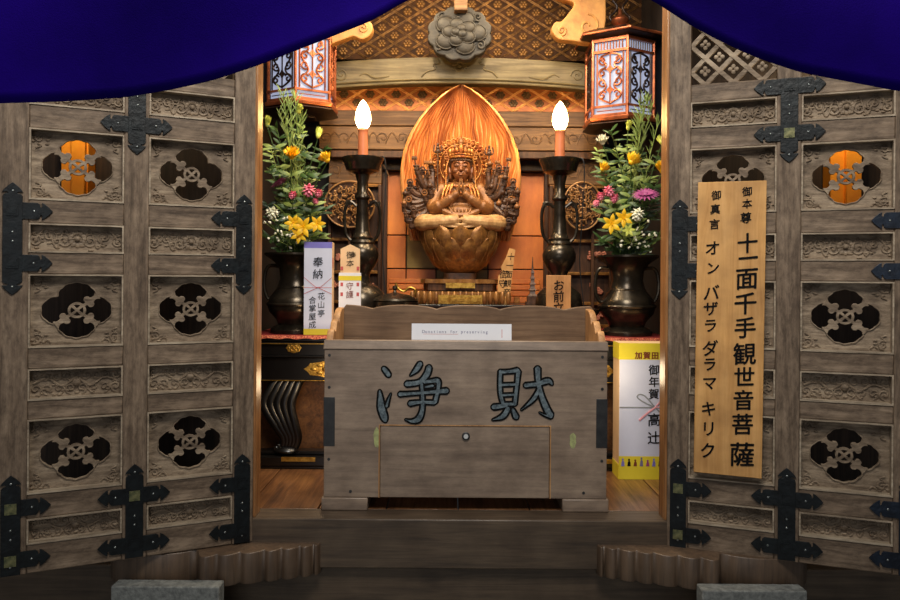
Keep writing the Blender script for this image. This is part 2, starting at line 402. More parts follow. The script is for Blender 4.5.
def relief_panel(w_, h_, kind):
    rnd = random.Random(kind+7)
    mb = MB(); mb.box(-w_/2, w_/2, .019, .029, -h_/2, h_/2)
    y = .0172; hh = h_/2-.006
    def vine(pts, r): mb.tube(smoothpts([(p[0], y, p[1]) for p in pts], 6), r, 6)
    if kind in (0, 2):      # blossom with tendrils filling the field
        mb.ell((0, y, 0), (hh*.22, .006, hh*.22), 12, 6)
        for k in range(12):
            a = 2*PI*k/12; mb.ell((hh*.52*cos(a), y+.001, hh*.52*sin(a)), (hh*.2, .005, hh*.2), 8, 5)
        for sx in (-1, 1):
            x = .032
            for i in range(3):
                up = 1 if (i+kind) % 2 else -1; R_ = hh*(.62, .6, .5)[i]
                mb.tube(spiral(sx*x, up*hh*.18, .0015, R_, PI*.5*up, 1.55*sx*up, y, 28), [.0034-.0014*q/27 for q in range(28)], 6)
                mb.ell((sx*x, y, up*hh*.18), (.004, .005, .004), 8, 5)
                for q in range(6):
                    a = rnd.uniform(0, 6.28); mb.ell((sx*(x+cos(a)*R_*1.1), y+.001, max(-hh, min(hh, up*hh*.18+sin(a)*R_*1.2))), (.0055, .004, .003), 8, 5)
                x += .034
            vine([(sx*.012, -hh*.6), (sx*.03, hh*.8), (sx*.05, -hh*.75), (sx*.075, hh*.8), (sx*.106, -hh*.5)], .0026)
    else:                   # rolling waves and leaves in two rows
        for row, (zc, n) in enumerate(((-hh*.45, 8), (hh*.5, 9))):
            for k in range(n):
                x = -w_/2+.017+k*(w_-.034)/(n-1)
                fl = 1 if (k+row) % 2 else -1
                mb.tube(spiral(x, zc, .0015, hh*.42, PI*(k % 2), 1.25*fl, y, 20), [.0031-.0012*q/19 for q in range(20)], 6)
        vine([(-w_/2+.012, 0), (-w_*.3, hh*.35), (-w_*.15, -hh*.25), (0, hh*.3), (w_*.15, -hh*.3), (w_*.3, hh*.3), (w_/2-.012, -.002)], .0032)
        mb.ell((0, y, -.002), (.011, .007, .011), 12, 6)
        for k in range(34): mb.ell((rnd.uniform(-w_/2+.012, w_/2-.012), y+.001, rnd.uniform(-hh+.003, hh-.003)), (rnd.uniform(.003, .007), .004, .003), 8, 5)
    return mb.data('carved_panel', 35, 'doorp')
def moulding(w_, h_):
    mb = MB(); e = .0042
    for (a0, a1, b0, b1) in ((-w_/2, w_/2, -h_/2, -h_/2+e), (-w_/2, w_/2, h_/2-e, h_/2), (-w_/2, -w_/2+e, -h_/2+e, h_/2-e), (w_/2-e, w_/2, -h_/2+e, h_/2-e)):
        mb.box(a0, a1, -.008, .0195, b0, b1)
    return mb.data('panel_moulding', 35, 'mould')
MO = {}
def add_mould(pan, w_, h_):
    key = (round(w_, 4), round(h_, 4))
    if key not in MO: MO[key] = moulding(w_, h_)
    link('panel_moulding', MO[key], pan)
def lattice_panel(w_, h_):
    mb = MB()
    n = 3; p = w_/n
    for sg in (-1, 1):
        for k in range(-8, 9):
            pts = []
            a = Vector((k*p, 0, -h_/2)); b = Vector((k*p+sg*h_, 0, h_/2))
            # clip to the opening
            t0, t1 = 0., 1.
            dx = b.x-a.x
            ta, tb = (-w_/2-a.x)/dx, (w_/2-a.x)/dx
            t0, t1 = max(t0, min(ta, tb)), min(t1, max(ta, tb))
            if t1-t0 < .02: continue
            q0, q1 = a.lerp(b, t0), a.lerp(b, t1)
            d = (q1-q0).normalized(); nrm = Vector((-d.z, 0, d.x))*.0062
            v = [q0-nrm, q0+nrm, q1+nrm, q1-nrm]
            vv = [(x.x, .012+.002*(sg > 0), x.z) for x in v]+[(x.x, .026, x.z) for x in v]
            mb.add(vv, [(0,1,2,3),(4,7,6,5),(0,4,5,1),(1,5,6,2),(2,6,7,3),(3,7,4,0)])
    for i in range(n+1):
        for j in range(int(h_/p*2)+1):
            x = -w_/2+i*p; z = -h_/2+j*p*.5
            if j % 2 == 1: x += p/2
            if abs(x) < w_/2-.004 and abs(z) < h_/2-.004:
                for q in range(4): mb.ell((x+.0085*cos(q*PI/2), .013, z+.0085*sin(q*PI/2)), (.0065,.004,.0065), 8, 5)
    return mb.data('lattice_panel', 35, 'doorp')
W1 = UP-UI
OPEN = {}; REL = {}
def strap_end(L, hw):
    """arrow-like leaf tip starting at x=0 pointing +x"""
    return [(0, hw), (L*.18, hw*1.0), (L*.30, hw*.8), (L*.34, hw*.45), (L*.42, hw*.55), (L*.40, hw*1.05), (L*.55, hw*.9), (L*.78, hw*.5), (L, 0)]
def arm_shape(x0, L, hw, sg, z):
    """strap from x0 for L in direction sg with a leaf tip"""
    e = strap_end(hw*2.0, hw)
    up = [(x0, hw)]+[(x0+sg*(L-hw*2.0+p[0]), p[1]) for p in e]
    dn = [(p[0], -p[1]) for p in up[::-1][1:]]
    return [(x, z+v) for x, v in up+dn]
def vert_shape(x, z0, z1, hw, ends):
    a = [(p[1], p[0]) for p in strap_end(hw*1.9, hw)]
    pts = []
    if ends[1]: pts += [(x-px, z1-hw*1.9+pz) for px, pz in a]+[(x+px, z1-hw*1.9+pz) for px, pz in a[::-1][1:]]
    else: pts += [(x-hw, z1), (x+hw, z1)]
    if ends[0]: pts += [(x+px, z0+hw*1.9-pz) for px, pz in a]+[(x-px, z0+hw*1.9-pz) for px, pz in a[::-1][1:]]
    else: pts += [(x+hw, z0), (x-hw, z0)]
    return pts
_riv = MB().lathe([(.0034, 0), (.0032, .0012), (.002, .0026), (.0001, .003)], 10, Matrix.Rotation(PI/2, 4, 'X')).data('rivet', 40, 'rivet')
_bossb = MB().box(-.0135, .0135, -.003, 0, -.0135, .0135).box(-.009, .009, -.0045, -.002, -.009, .009).data('square_boss', 40, 'brass')
_bossg = MB().box(-.0135, .0135, -.003, 0, -.0135, .0135).box(-.009, .009, -.0045, -.002, -.009, .009).data('square_boss', 40, 'iron')
def fitting(door, x, zlist, z0, z1, ends, dirs, mt, brass, cut=None):
    hw = .0225
    mb = MB()
    mb.plate([vert_shape(x, z0, z1, hw, ends)], -.0045, -.0005, bev=.0009)
    for z in zlist:
        for sg in dirs: mb.plate([arm_shape(x, .092, .0215, sg, z)], -.0038, -.0003, bev=.0008)
    f = mb.build('iron_fitting', mt, door, smooth=30)
    for i, z in enumerate(zlist):
        b = link('square_boss', _bossb if i in brass else _bossg, f, (x, -.0042, z))
        if i in brass: b['label'] = 'greenish brass square boss'
        for sg in dirs:
            link('rivet', _riv, f, (x+sg*.048, -.0036, z))
    zz = sorted([z0+.022, z1-.022]+[(zlist[0]+zlist[-1])/2+.012, (zlist[0]+zlist[-1])/2-.012])
    for z in zz:
        if all(abs(z-q) > .015 for q in zlist): link('rivet', _riv, f, (x, -.0043, z))

def build_door(m, name, hx, hy, zoff, label, missing):
    d = bpy.data.objects.new(name, None); COL.objects.link(d)
    d.location = (hx, hy, Z0+zoff); d.rotation_euler = (0, 0, ANG[m]); struct(d, label, 'door')
    def st(u0, u1):
        a, b = sorted((m*u0, m*u1)); c = (a+b)/2
        MB().box(a-c, b-c, 0, T, 0, ZT).build('stile', 'doorz', d, (c, 0, 0), bevel=.0025)
    st(0, UI); st(UP, UM); st(UO, UW)
    # little moulding strips on the stile edges
    rails = [(ZT, ZL)]+[(ZR[i-1] if i else 0, 0) for i in ()]
    rz = [(ZL, ZT), (ZR[1], ZR[0]), (ZR[3], ZR[2]), (ZR[5], ZR[4]), (ZR[7], ZR[6]), (ZR[9], ZR[8]), (ZR[11], ZR[10]), (ZR[13], ZR[12]), (ZR[15], ZR[14])]
    for (u0, u1) in ((UI, UP), (UM, UO)):
        a, b = sorted((m*u0, m*u1)); c = (a+b)/2
        for z0, z1 in rz:
            MB().box(a-c, b-c, .0015, T-.002, -(z1-z0)/2, (z1-z0)/2).build('rail', 'doorx', d, (c, 0, (z0+z1)/2), bevel=.003)
    for ci, (u0, u1) in enumerate(((UI, UP), (UM, UO))):
        c = m*(u0+u1)/2; pw = u1-u0
        hl = ZL-ZR[0]
        key = ('L', ci)
        if key not in REL: REL[key] = lattice_panel(pw, hl)
        link('lattice_panel', REL[key], d, (c, 0, (ZL+ZR[0])/2))
        for ri, (za, zb, kind) in enumerate(((1, 2, 0), (5, 6, 2), (9, 10, 1), (13, 14, 1))):
            h = ZR[za]-ZR[zb]; key = (ri, ci)
            if key not in REL: REL[key] = relief_panel(pw, h, kind+3*0)
            add_mould(link('carved_panel', REL[key], d, (c, .007, (ZR[za]+ZR[zb])/2)), pw, h)
        for ri, (za, zb) in enumerate(((3, 4), (7, 8), (11, 12))):
            h = ZR[za]-ZR[zb]; ms = missing.get((ci, ri), ())
            key = (ri, ci, tuple(ms))
            if key not in OPEN: OPEN[key] = open_panel(pw, h, ms, ri*3+ci)
            o = link('openwork_panel', OPEN[key], d, (c, .007, (ZR[za]+ZR[zb])/2))
            add_mould(o, pw, h)
            if ms: o['label'] = 'openwork panel with a broken-off arm'
    mid = lambda a, b: (ZR[a]+ZR[b])/2
    bl = 'iron' if m < 0 else 'iron'
    xi, xc, xo = m*.032, m*(UP+UM)/2, m*(UO+.036)
    fitting(d, xc, [mid(0, 1), mid(2, 3)], ZR[3]-.052, ZR[0]-.004 if m > 0 else ZR[0]+.03, (True, False), (-1, 1), bl, [1] if m > 0 else [])
    for xx, dr, mt in ((xi, (m,), bl), (xo, (-m,), 'iron' if m < 0 else 'irond')):
        fitting(d, xx, [mid(4, 5), mid(6, 7)], ZR[7]-.055, ZR[4]+.042, (True, True), dr, mt, [])
        fitting(d, xx, [mid(12, 13), mid(14, 15)+.002], .002, ZR[12]+.055, (False, True), dr, mt, [0, 1] if (m < 0 and xx == xo) or (m > 0 and xx == xi) else [])
    fitting(d, xc, [mid(12, 13), mid(14, 15)+.002], .004, ZR[12]+.055, (False, True), (-1, 1), bl, [0] if m < 0 else [])
    return d
HLX, HRX = -.573, .640
dl = build_door(-1, 'door_1', HLX, 2.2, 0, 'left carved wooden shrine door standing open, weathered grey, with black iron straps', {(0,0): (0,), (1,1): (1,), (0,2): ()})
dr = build_door(1, 'door_2', HRX, 2.2, -.005, 'right carved wooden shrine door standing open, weathered grey, behind the long sign board', {(0,1): (0,)})

# ------------------------------------------------------------------ shell
FZ = .757
def wallbox(name, x0, x1, y0, y1, z0, z1, m, label, cat='wall', bevel=0):
    return struct(MB().box(x0, x1, y0, y1, z0, z1).build(name, m, bevel=bevel), label, cat)
wallbox('wall_left', -2.6, HLX-.045, 2.32, 2.40, 0, 3.0, 'dark', 'dark wooden facade behind the left door')
wallbox('wall_right', HRX+.045, 2.6, 2.32, 2.40, 0, 3.0, 'dark', 'dark wooden facade behind the right door')
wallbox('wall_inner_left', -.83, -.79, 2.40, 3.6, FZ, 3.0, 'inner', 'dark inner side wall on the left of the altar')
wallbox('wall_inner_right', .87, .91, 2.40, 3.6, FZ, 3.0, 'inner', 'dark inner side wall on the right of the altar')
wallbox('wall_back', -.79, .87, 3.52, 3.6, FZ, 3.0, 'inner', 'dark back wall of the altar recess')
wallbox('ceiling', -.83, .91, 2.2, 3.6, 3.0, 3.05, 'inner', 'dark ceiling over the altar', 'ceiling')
wallbox('ground', -3.2, 3.2, -3, 6, -.1, 0, 'stone', 'grey stone ground below the shrine', 'ground')
for sx, hx, nm in ((-1, HLX, 'left'), (1, HRX, 'right')):
    a, b = sorted((hx-sx*.004, hx+sx*.05))
    m_ = 'jamb'
    if 'jamb' not in M: M['jamb'] = wood('polished_jamb_wood', (190,140,90), (160,110,66), (110,72,40), 'z', rough=.32, bump=.05, spec=.6)
    wallbox('trim_'+('1' if sx < 0 else '2'), a, b, 2.21 if sx < 0 else 2.21, 2.27, FZ-.0, 3.0, 'jamb', 'polished wooden door jamb on the %s side of the opening' % nm, 'door jamb', .003)
# floor boards
floor = bpy.data.objects.new('floor', None); COL.objects.link(floor); struct(floor, 'warm brown polished board floor inside the shrine', 'floor')
edges = [-.83, -.62, -.40, -.19, .03, .25, .47, .69, .91]
for a, b in zip(edges, edges[1:]):
    MB().box(a+.002, b-.002, 2.30, 3.6, FZ-.03, FZ).build('floor_board', 'floor', floor, bevel=.0015)
wallbox('trim_3', -.66, .73, 2.2, 2.299, CZ-(569-HY)*.002935, FZ+.001, 'darkx', 'wide dark sill board along the front edge of the shrine floor', 'sill', .004)
wallbox('trim_4', -2.6, 2.6, 2.225, 2.319, 0, CZ-(570-HY)*.002935-.001, 'darkx', 'dark base beam running below the shrine front', 'base beam', .004)

# door shoe blocks with scalloped edge
def shoe_block(m, label, x_in, x_out):
    t = thing('door_shoe_block', label, 'door shoe block', (x_in, 2.214, .600))
    L = abs(x_out-x_in)
    pts = [(0, 0)]
    n = 7; xs = [0, .018, .055, .105, .150, .215, .275, .325]
    base = lambda x: -.012-.105*min(1, (x/.30))**.75
    pts.append((0, base(.0)))
    for a, b in zip(xs, xs[1:]):
        for k in range(1, 7):
            q = k/7; x = a+(b-a)*q
            pts.append((x, base(x)-.016*sin(PI*q)**.7))
        pts.append((b, base(b)+.004))
    pts += [(.335, -.085), (.345, -.075)]
    for k in range(13):
        q = k/12; pts.append((.345+.24*q, -.075-.045*sin(PI*q)**.6))
    pts += [(.60, -.05), (.60, 0)]
    me = csolid([[(m*p[0], p[1]) for p in pts]], .088, .0025)
    me.transform(Matrix.Rotation(-PI/2, 4, 'X')); me.transform(Matrix.Translation((0, 0, .044)))
    ob = bpy.data.objects.new('block', me); COL.objects.link(ob); ob.parent = t; me.materials.append(M['blockw'])
    return t
shoe_block(-1, 'scalloped dark wooden shoe block below the left door', -.374, -1)
shoe_block(1, 'scalloped dark wooden shoe block below the right door', .436, 1)
for (xa, xb, lb) in ((120, 226, 'rough grey stone block below the left door'), (699, 802, 'rough grey stone block below the right door')):
    a, b = (xa-450)/F*2.08, (xb-450)/F*2.08
    mb = MB(); mb.box(a, b, 2.035, 2.085, 0, CZ-(582-HY)*2.08/F)
    o = mb.build('stone_block', 'stone', bevel=.004); tag(o, lb, 'stone block')

# glowing orange wooden plaques on the facade behind the door openings
for px0, px1, lb in ((62, 89, 'orange wooden plaque on the wall behind the left door'), (828, 858, 'orange wooden plaque on the wall behind the right door')):
    d0 = 2.28
    a, b = (px0-450)/F*d0, (px1-450)/F*d0
    mb = MB()
    mb.box(a, b, 2.27, 2.318, W(0, 205, d0).z, W(0, 128, d0).z)
    mb.box(a+(b-a)*.45, b-.004, 2.255, 2.27, W(0, 205, d0).z, W(0, 128, d0).z)
    tag(mb.build('wooden_plaque', 'orb', bevel=.002), lb, 'plaque')
    point('plaque_lamp', ((a+b)/2+(.06 if px0 < 450 else -.06), 2.15, W(0, 120, d0).z+.1), .02, 3.0, (1, .8, .5))

# ------------------------------------------------------------------ offering box
DB = 2.285; sB = DB/F
bx0, bx1 = (325-450)*sB, (608-450)*sB; bz1 = CZ-(350-HY)*sB; bz0 = CZ-(498-HY)*sB
box = thing('offering_box', 'large brown wooden offering box with carved characters and a locked flap, on the floor', 'offering box', ((bx0+bx1)/2, DB, FZ))
def BL(px, py): return ((px-450)*sB-(bx0+bx1)/2, CZ-(py-HY)*sB-FZ)
hw = (bx1-bx0)/2; ht = bz1-FZ; hb = bz0-FZ; dep = .27
xa, za = BL(381, 497); xb, zb = BL(551, 426)
mb = MB()
mb.plate([[(-hw, hb), (xa-.001, hb), (xa-.001, zb+.001), (xb+.001, zb+.001), (xb+.001, hb), (hw, hb), (hw, ht), (-hw, ht)]], 0, .022, bev=.002)
mb.build('front_board', 'boxw', box, smooth=30)
MB().box(xa+.001, xb-.001, .0015, .02, hb, zb-.001).build('flap_door', 'boxw', box, bevel=.002, label='lower flap panel with the keyhole')
fr = MB().box(xa-.0035, xa, -.001, .004, hb, zb+.003).box(xb, xb+.0035, -.001, .004, hb, zb+.003).box(xa, xb, -.001, .004, zb, zb+.003)
fr.build('flap_edging', 'boxp', box, label='pale worn edge around the flap')
for sg in (-1, 1):
    a, b = sorted((sg*hw, sg*(hw-.022)))
    MB().box(a, b, .0225, dep, hb, ht).build('side_board', 'boxw', box, bevel=.002)
    a, b = sorted((sg*(hw+.0015), sg*(hw-.033)))
    _, z1 = BL(0, 398); _, z0 = BL(0, 447)
    MB().box(a, b, -.0012, .05, z0, z1).build('corner_inlay', 'ebony', box, bevel=.001)
    a, b = sorted((sg*(hw+.006), sg*(hw-.135)))
    MB().box(a, b, -.006, dep, .001, hb-.0005).build('foot', 'boxw', box, bevel=.003)
MB().box(-hw+.0225, hw-.0225, dep-.022, dep, hb, ht).build('rear_board', 'boxw', box, bevel=.002)
MB().box(-hw+.0225, hw-.0225, .0225, dep-.0225, hb, hb+.02).build('bottom_board', 'boxw', box)
# rim, sloping inward, and the slatted top
zr = .028
mb = MB(); mb.add([(-hw-.004, -.004, ht), (hw+.004, -.004, ht), (hw+.004, .03, ht), (-hw-.004, .03, ht), (-hw-.002, .004, ht+zr), (hw+.002, .004, ht+zr), (hw+.002, .026, ht+zr), (-hw-.002, .026, ht+zr)], [(0,1,2,3),(4,7,6,5),(0,4,5,1),(1,5,6,2),(2,6,7,3),(3,7,4,0)])
mb.build('front_rim', 'boxw', box, bevel=.0025)
for k in range(9):
    y = .045+k*.022; MB().box(-hw+.023, hw-.023, y, y+.008, ht-.02, ht).build('top_slat', 'boxw', box)
# wavy back board
d2 = DB+.262; s2 = d2/F
def BB(px, py): return ((px-450)*s2-(bx0+bx1)/2, CZ-(py-HY)*s2-FZ)
pts = []
for px in range(341, 596, 3):
    q = (px-341)/(596-341)
    ph = (q*4-.5) % 1
    y = 305 + 4.5*(1-abs(sin(PI*(q*4-.5)))**.55)
    if q < .125 or q > .875: y = 305+ (4.0 if (q < .012 or q > .988) else 4.5*(1-abs(sin(PI*(q*4+.5)))**.55))*1.0
    pts.append(BB(px, y))
pts = [(pts[0][0], ht-.03)]+pts+[(pts[-1][0], ht-.03)]
mb = MB(); mb.plate([pts], .245, .266, bev=.003); mb.build('wavy_back_board', 'boxr', box, smooth=30)
# scalloped side pieces
for sg in (-1, 1):
    prof = [(.006, 0), (.006, .022), (.022, .046), (.040, .058), (.066, .050), (.080, .062), (.098, .080), (.120, .084), (.140, .074), (.152, .092), (.175, .108), (.205, .116), (.244, .118), (.244, 0)]
    prof = [(p[0], p[1]+ht) for p in [prof[0]]+[tuple(v) for v in smoothpts(prof[1:-1], 4)]+[prof[-1]]]
    mb = MB(); mb.plate([prof], -.0105, .0105, Mx=Matrix.Translation((sg*(hw-.014), 0, 0)) @ Matrix.Rotation(PI/2, 4, 'Z'), bev=.003)
    mb.build('scalloped_side_board', 'boxp', box, smooth=30)
# lock
lx, lz = BL(467, 436)
mb = MB(); R90 = Matrix.Translation((lx, 0, lz)) @ Matrix.Rotation(PI/2, 4, 'X')
mb.lathe([(.012, -.002), (.012, .003), (.010, .0045), (.0001, .0045)], 24, R90)
lk = mb.build('lock', 'ebony', box)
MB().lathe([(.007, .004), (.007, .0065), (.0001, .0065)], 20, R90).build('cylinder', 'steel', lk)
# dowel pegs, stains
for px, py in ((330, 356), (330, 388), (330, 460), (603, 356), (603, 388), (603, 460), (352, 492), (585, 492)):
    x, z = BL(px, py); MB().lathe([(.0045, -.001), (.0045, .0012), (.0001, .0014)], 14, Matrix.Translation((x, 0, z)) @ Matrix.Rotation(PI/2, 4, 'X')).build('dowel_peg', 'ebony', box)
for px, py, rx, rz in ((378, 438, .010, .029), (574, 440, .010, .024)):
    x, z = BL(px, py); rnd = random.Random(px)
    p = [(x+rx*cos(a)*(1+.2*rnd.uniform(-1, 1)), z+rz*sin(a)*(1+.12*rnd.uniform(-1, 1))) for a in [2*PI*k/22 for k in range(22)]]
    MB().plate([p], -.0006, .0004).build('chalky_mark', 'chalk', box, label='pale green chalky smudge')
# carved characters 浄財
def ribbon(st, ex, sc, ox, oz, y0, y1, mb, src):
    P = [Vector((p[0], p[1])) for p in st]; Wd = [p[2] for p in st]
    Q = smoothpts([(p.x, p.y, w_) for p, w_ in zip(P, Wd)], 6)
    L = []; R = []
    for i, q in enumerate(Q):
        a = Q[max(0, i-1)]; b = Q[min(len(Q)-1, i+1)]
        t = Vector((b[0]-a[0], b[1]-a[1])).normalized(); n = Vector((-t.y, t.x)); h = max(q[2]+ex, 1)
        L.append(Vector((q[0], q[1]))+n*h); R.append(Vector((q[0], q[1]))-n*h)
    def cap(c, d, h):
        return [Vector((c[0], c[1]))+Matrix.Rotation(a, 2) @ d*h for a in (-.9, -.35, .35, .9)]
    t0 = (Vector(Q[0][:2])-Vector(Q[1][:2])).normalized(); t1 = (Vector(Q[-1][:2])-Vector(Q[-2][:2])).normalized()
    out = L+cap(Q[-1], t1, max(Q[-1][2]+ex, 1)*.8)[::1]+R[::-1]+cap(Q[0], t0, max(Q[0][2]+ex, 1)*.8)
    # order the end caps so they do not cross
    c1 = sorted(cap(Q[-1], t1, max(Q[-1][2]+ex, 1)*.8), key=lambda v: (v-L[-1]).length)
    c0 = sorted(cap(Q[0], t0, max(Q[0][2]+ex, 1)*.8), key=lambda v: (v-R[0]).length)
    out = L+c1+R[::-1]+c0
    pl = []
    for v in out:
        px = src[0]+v.x/8.567; py = src[1]+v.y/8.567
        x, z = BL(px, py); pl.append((x, z))
    mb.plate([pl], y0, y1)
JO = [[(122,75,20),(148,105,24),(168,135,22)], [(90,268,12),(97,330,24),(105,410,34),(130,490,32),(140,522,22)], [(186,290,3),(165,345,12),(150,400,16)],
      [(436,32,24),(402,85,24),(352,134,6)], [(512,62,26),(492,125,28),(430,190,24),(320,208,26)], [(470,190,18),(530,182,20),(588,180,24),(590,250,20),(565,360,22)],
      [(262,296,22),(350,290,18),(500,278,18),(665,263,26)], [(350,375,24),(440,362,18),(560,365,20)], [(480,232,14),(545,220,16)], [(448,200,18),(458,320,20),(455,430,22),(425,505,28),(370,525,18),(312,512,5)]]
ZAI = [[(138,92,20),(135,200,20),(142,300,20),(165,380,20)], [(135,100,20),(210,95,18),(285,84,24)], [(290,90,24),(278,220,20),(262,375,20)], [(150,210,16),(270,205,16)], [(150,298,15),(268,292,15)], [(155,375,18),(262,372,18)],
       [(78,400,24),(120,395,24),(195,385,18)], [(205,410,24),(160,478,24),(72,510,5)], [(245,420,18),(275,485,26)],
       [(352,212,22),(450,200,22),(545,172,26),(580,200,12)], [(455,66,28),(462,180,24),(490,300,26),(540,420,30),(572,468,28)], [(575,478,20),(520,465,10),(474,444,3)], [(468,250,20),(420,330,20),(318,422,4)]]
for name, strokes, src in (('carved_character', JO, (370, 360)), ('carved_character', ZAI, (485, 360))):
    mb = MB()
    for i, st in enumerate(strokes): ribbon(st, 10, 0, 0, 0, -.0014-.00008*i, .001, mb, src)
    c = mb.build(name, 'ink', box)
    mb = MB()
    for i, st in enumerate(strokes): ribbon(st, -7, 0, 0, 0, -.0030-.00012*i, -.001, mb, src)
    mb.build('painted_groove', 'charb', c, label='slate blue paint inside the strokes')
# note strip
mb = MB(); d3 = DB+.032; s3 = d3/F
nx0, nx1 = (412-450)*s3, (512-450)*s3; nz0, nz1 = CZ-(340-HY)*s3, CZ-(325-HY)*s3
note = thing('donation_note', 'white paper strip with small printed words standing on the offering box rim', 'paper note', ((nx0+nx1)/2, d3, nz0), (math.radians(-6), 0, 0))
MB().box(-(nx1-nx0)/2, (nx1-nx0)/2, 0, .0012, 0, nz1-nz0+.004).build('paper', 'paper', note)
mb = MB(); x = -.118
for ch in 'Donations for preserving':
    if ch != ' ':
        g = glyph(ch, .02, .0); mb.mesh(g, Matrix.Translation((x, -.0003, .021)) @ Matrix.Diagonal((.0135, .02, .0135, 1)))
    x += .0085
mb.build('printing', 'inkg', note)
MB().box(-.118, -.01, -.0003, 0, .0175, .0183).box(.124, .1255, -.0004, 0, .008, .034).build('rule_line', 'inkr', note)

# ------------------------------------------------------------------ altar table
TZ = CZ-(337-HY)*2.8/F
tb = thing('altar_table', 'long black lacquer altar table with gilt mounts and scrolled legs', 'altar table', (X0, 2.8, FZ))
h = TZ-FZ; tw = .80
MB().box(-tw, tw, 0, .66, h-.022, h-.004).build('table_top', 'black', tb, bevel=.003)
MB().box(-tw, tw, .006, .03, h-.075, h-.028).box(-tw, tw, -.006, .01, h-.031, h-.024).box(-tw, tw, -.004, .012, h-.080, h-.074).build('apron', 'black', tb, bevel=.002)
MB().box(-tw, tw, .012, .03, h-.165, h-.083).box(-tw, tw, .004, .03, h-.170, h-.163).build('lower_apron', 'black', tb, bevel=.002)
MB().box(-tw, tw, -.0065, -.0045, h-.030, h-.027).box(-tw, tw, .0035, .0045, h-.078, h-.0765).box(-tw, tw, .0025, .0045, h-.168, h-.1655).build('gilt_line', 'gold', tb, label='thin gilt edging lines')
def mount(x, z, w_, h_):
    p = []
    for k in range(40):
        a = 2*PI*k/40; r = 1-.12*abs(sin(4*a)); p.append((x+w_*r*cos(a), z+h_*r*sin(a)))
    mb = MB(); mb.plate([p], .0, .006, bev=.0015)
    for q in range(6): mb.ell((x+w_*.55*cos(q*PI/3), 0, z+h_*.5*sin(q*PI/3)), (w_*.16, .003, h_*.2), 10, 6)
    mb.ell((x, 0, z), (w_*.2, .004, h_*.3), 12, 6)
    return mb
for x in (-.62, -.40, 0, .40, .62):
    mount(x, h-.045, .03, .020).build('gilt_mount', 'gold', tb)
for x in (-.50, .50): mount(x, h-.125, .085, .032).build('gilt_mount', 'gold', tb, loc=(0, .010, 0))
def table_leg(x, sg):
    mb = MB()
    for i, off in enumerate((-.044, -.022, 0, .022, .044)):
        pts = smoothpts([(x+off*1.0, .034, h-.165), (x+off*1.1-sg*.018, .018, h-.205), (x+off*1.15-sg*.034, .004, h-.26), (x+off*.85-sg*.006, .0, h-.33), (x+off*.6+sg*.016, .004, h-.38), (x+off*.5+sg*.004, .01, h-.425)], 6)
        mb.tube(pts, [.0165]*len(pts), 10)
    mb.ell((x+sg*.0, .0, h-.428), (.045, .03, .016), 16, 8)
    mb.tube(spiral(x-sg*.035, h-.42, .002, .014, 0, 1.2*sg, -.004), .006, 8)
    mb.build('scrolled_leg', 'black', tb)
for x, sg in ((-.645, 1), (.645, -1)): table_leg(x, sg)
MB().box(-tw, tw, -.03, .62, .0, .012).box(-tw, tw, -.034, .0, .012, .046).box(-tw, tw, .0, .05, .046, .060).build('plinth', 'black', tb, bevel=.003)
MB().box(-.655, -.53, -.0375, -.034, .030, .046).build('gilt_strip', 'gold', tb)
MB().box(.45, .67, -.0375, -.034, .030, .046).build('gilt_strip', 'gold', tb)
MB().box(-tw, tw, .10, .115, .046, h-.03).build('rear_panel', 'floor', tb, label='warm brown wood panel behind the legs')
cl = thing('altar_cloth', 'red brocade cloth with peach trim lying on the black altar table', 'cloth', (X0, 2.8, TZ))
MB().box(-tw, tw, .002, .64, -.004, .0).build('cloth', 'red', cl)
mb = MB()
n = 160
v = []; f = []
for i in range(n+1):
    x = -tw+2*tw*i/n; dy = .002*sin(i*1.3); v += [(x, -.004+dy, .0015), (x, -.006+dy, -.010+.002*sin(i*.9)), (x, .002, .0015), (x, .0, -.010+.002*sin(i*.9))]
for i in range(n):
    a = i*4; f += [(a, a+1, a+5, a+4), (a+2, a+6, a+7, a+3), (a, a+4, a+6, a+2), (a+1, a+3, a+7, a+5)]
mb.add(v, f); mb.build('trim_border', 'redp', cl)

# ------------------------------------------------------------------ dais behind
DZ = CZ-(304.5-HY)*3.11/F
dz = thing('altar_dais', 'dark stepped dais with orange rails behind the altar table', 'dais', (X0, 3.11, TZ+.001))
hh = DZ-TZ-.001
MB().box(-.33, .385, .0, .31, .0, hh-.012).build('dais_body', 'black', dz, bevel=.003)
MB().box(-.335, .39, -.006, .315, hh-.012, hh).build('dais_top', 'black', dz, bevel=.003)
for i, (za, yy) in enumerate(((.004, .245), (.030, .262), (.058, .278), (.084, .292))):
    MB().box(-.315, .37, yy, yy+.016, hh+za if i else hh, hh+za+.022).build('orange_rail', 'orange', dz, bevel=.003, label='orange lacquered rail')
for x in (-.26, -.17, .17, .26):
    MB().box(x-.012, x+.012, .225, .31, hh, hh+.028).build('rail_block', 'goldr', dz, bevel=.002)

# ------------------------------------------------------------------ niche, beams and friezes
DN = 3.44; sN = DN/F
def N(px, py, d=DN): v = W(px, py, d); return v.x, v.z
x0, zt = N(382, 172); x1, zb_ = N(546, 306)
niche = thing('niche_panels', 'tall orange and olive wall panels directly behind the statue', 'niche', ((x0+x1)/2, DN, zb_-.02))
xs = [382, 406, 436, 488, 546]
zs = [172, 235.5, 269, 308]
for i in range(4):
    for j in range(3):
        a, zA = N(xs[i]+.6, zs[j]+.6); b, zB = N(xs[i+1]-.6, zs[j+1]-.6)
        c = ((a+b)/2-(x0+x1)/2, 0, (zA+zB)/2-(zb_-.02))
        mt = 'ochre' if (i == 1 and j == 1) or (i == 2) else 'orange'
        MB().box(-(b-a)/2, (b-a)/2, 0, .02, -(zA-zB)/2, (zA-zB)/2).build('panel', mt, niche, c, bevel=.002, label='olive gilt panel' if mt == 'ochre' else None)
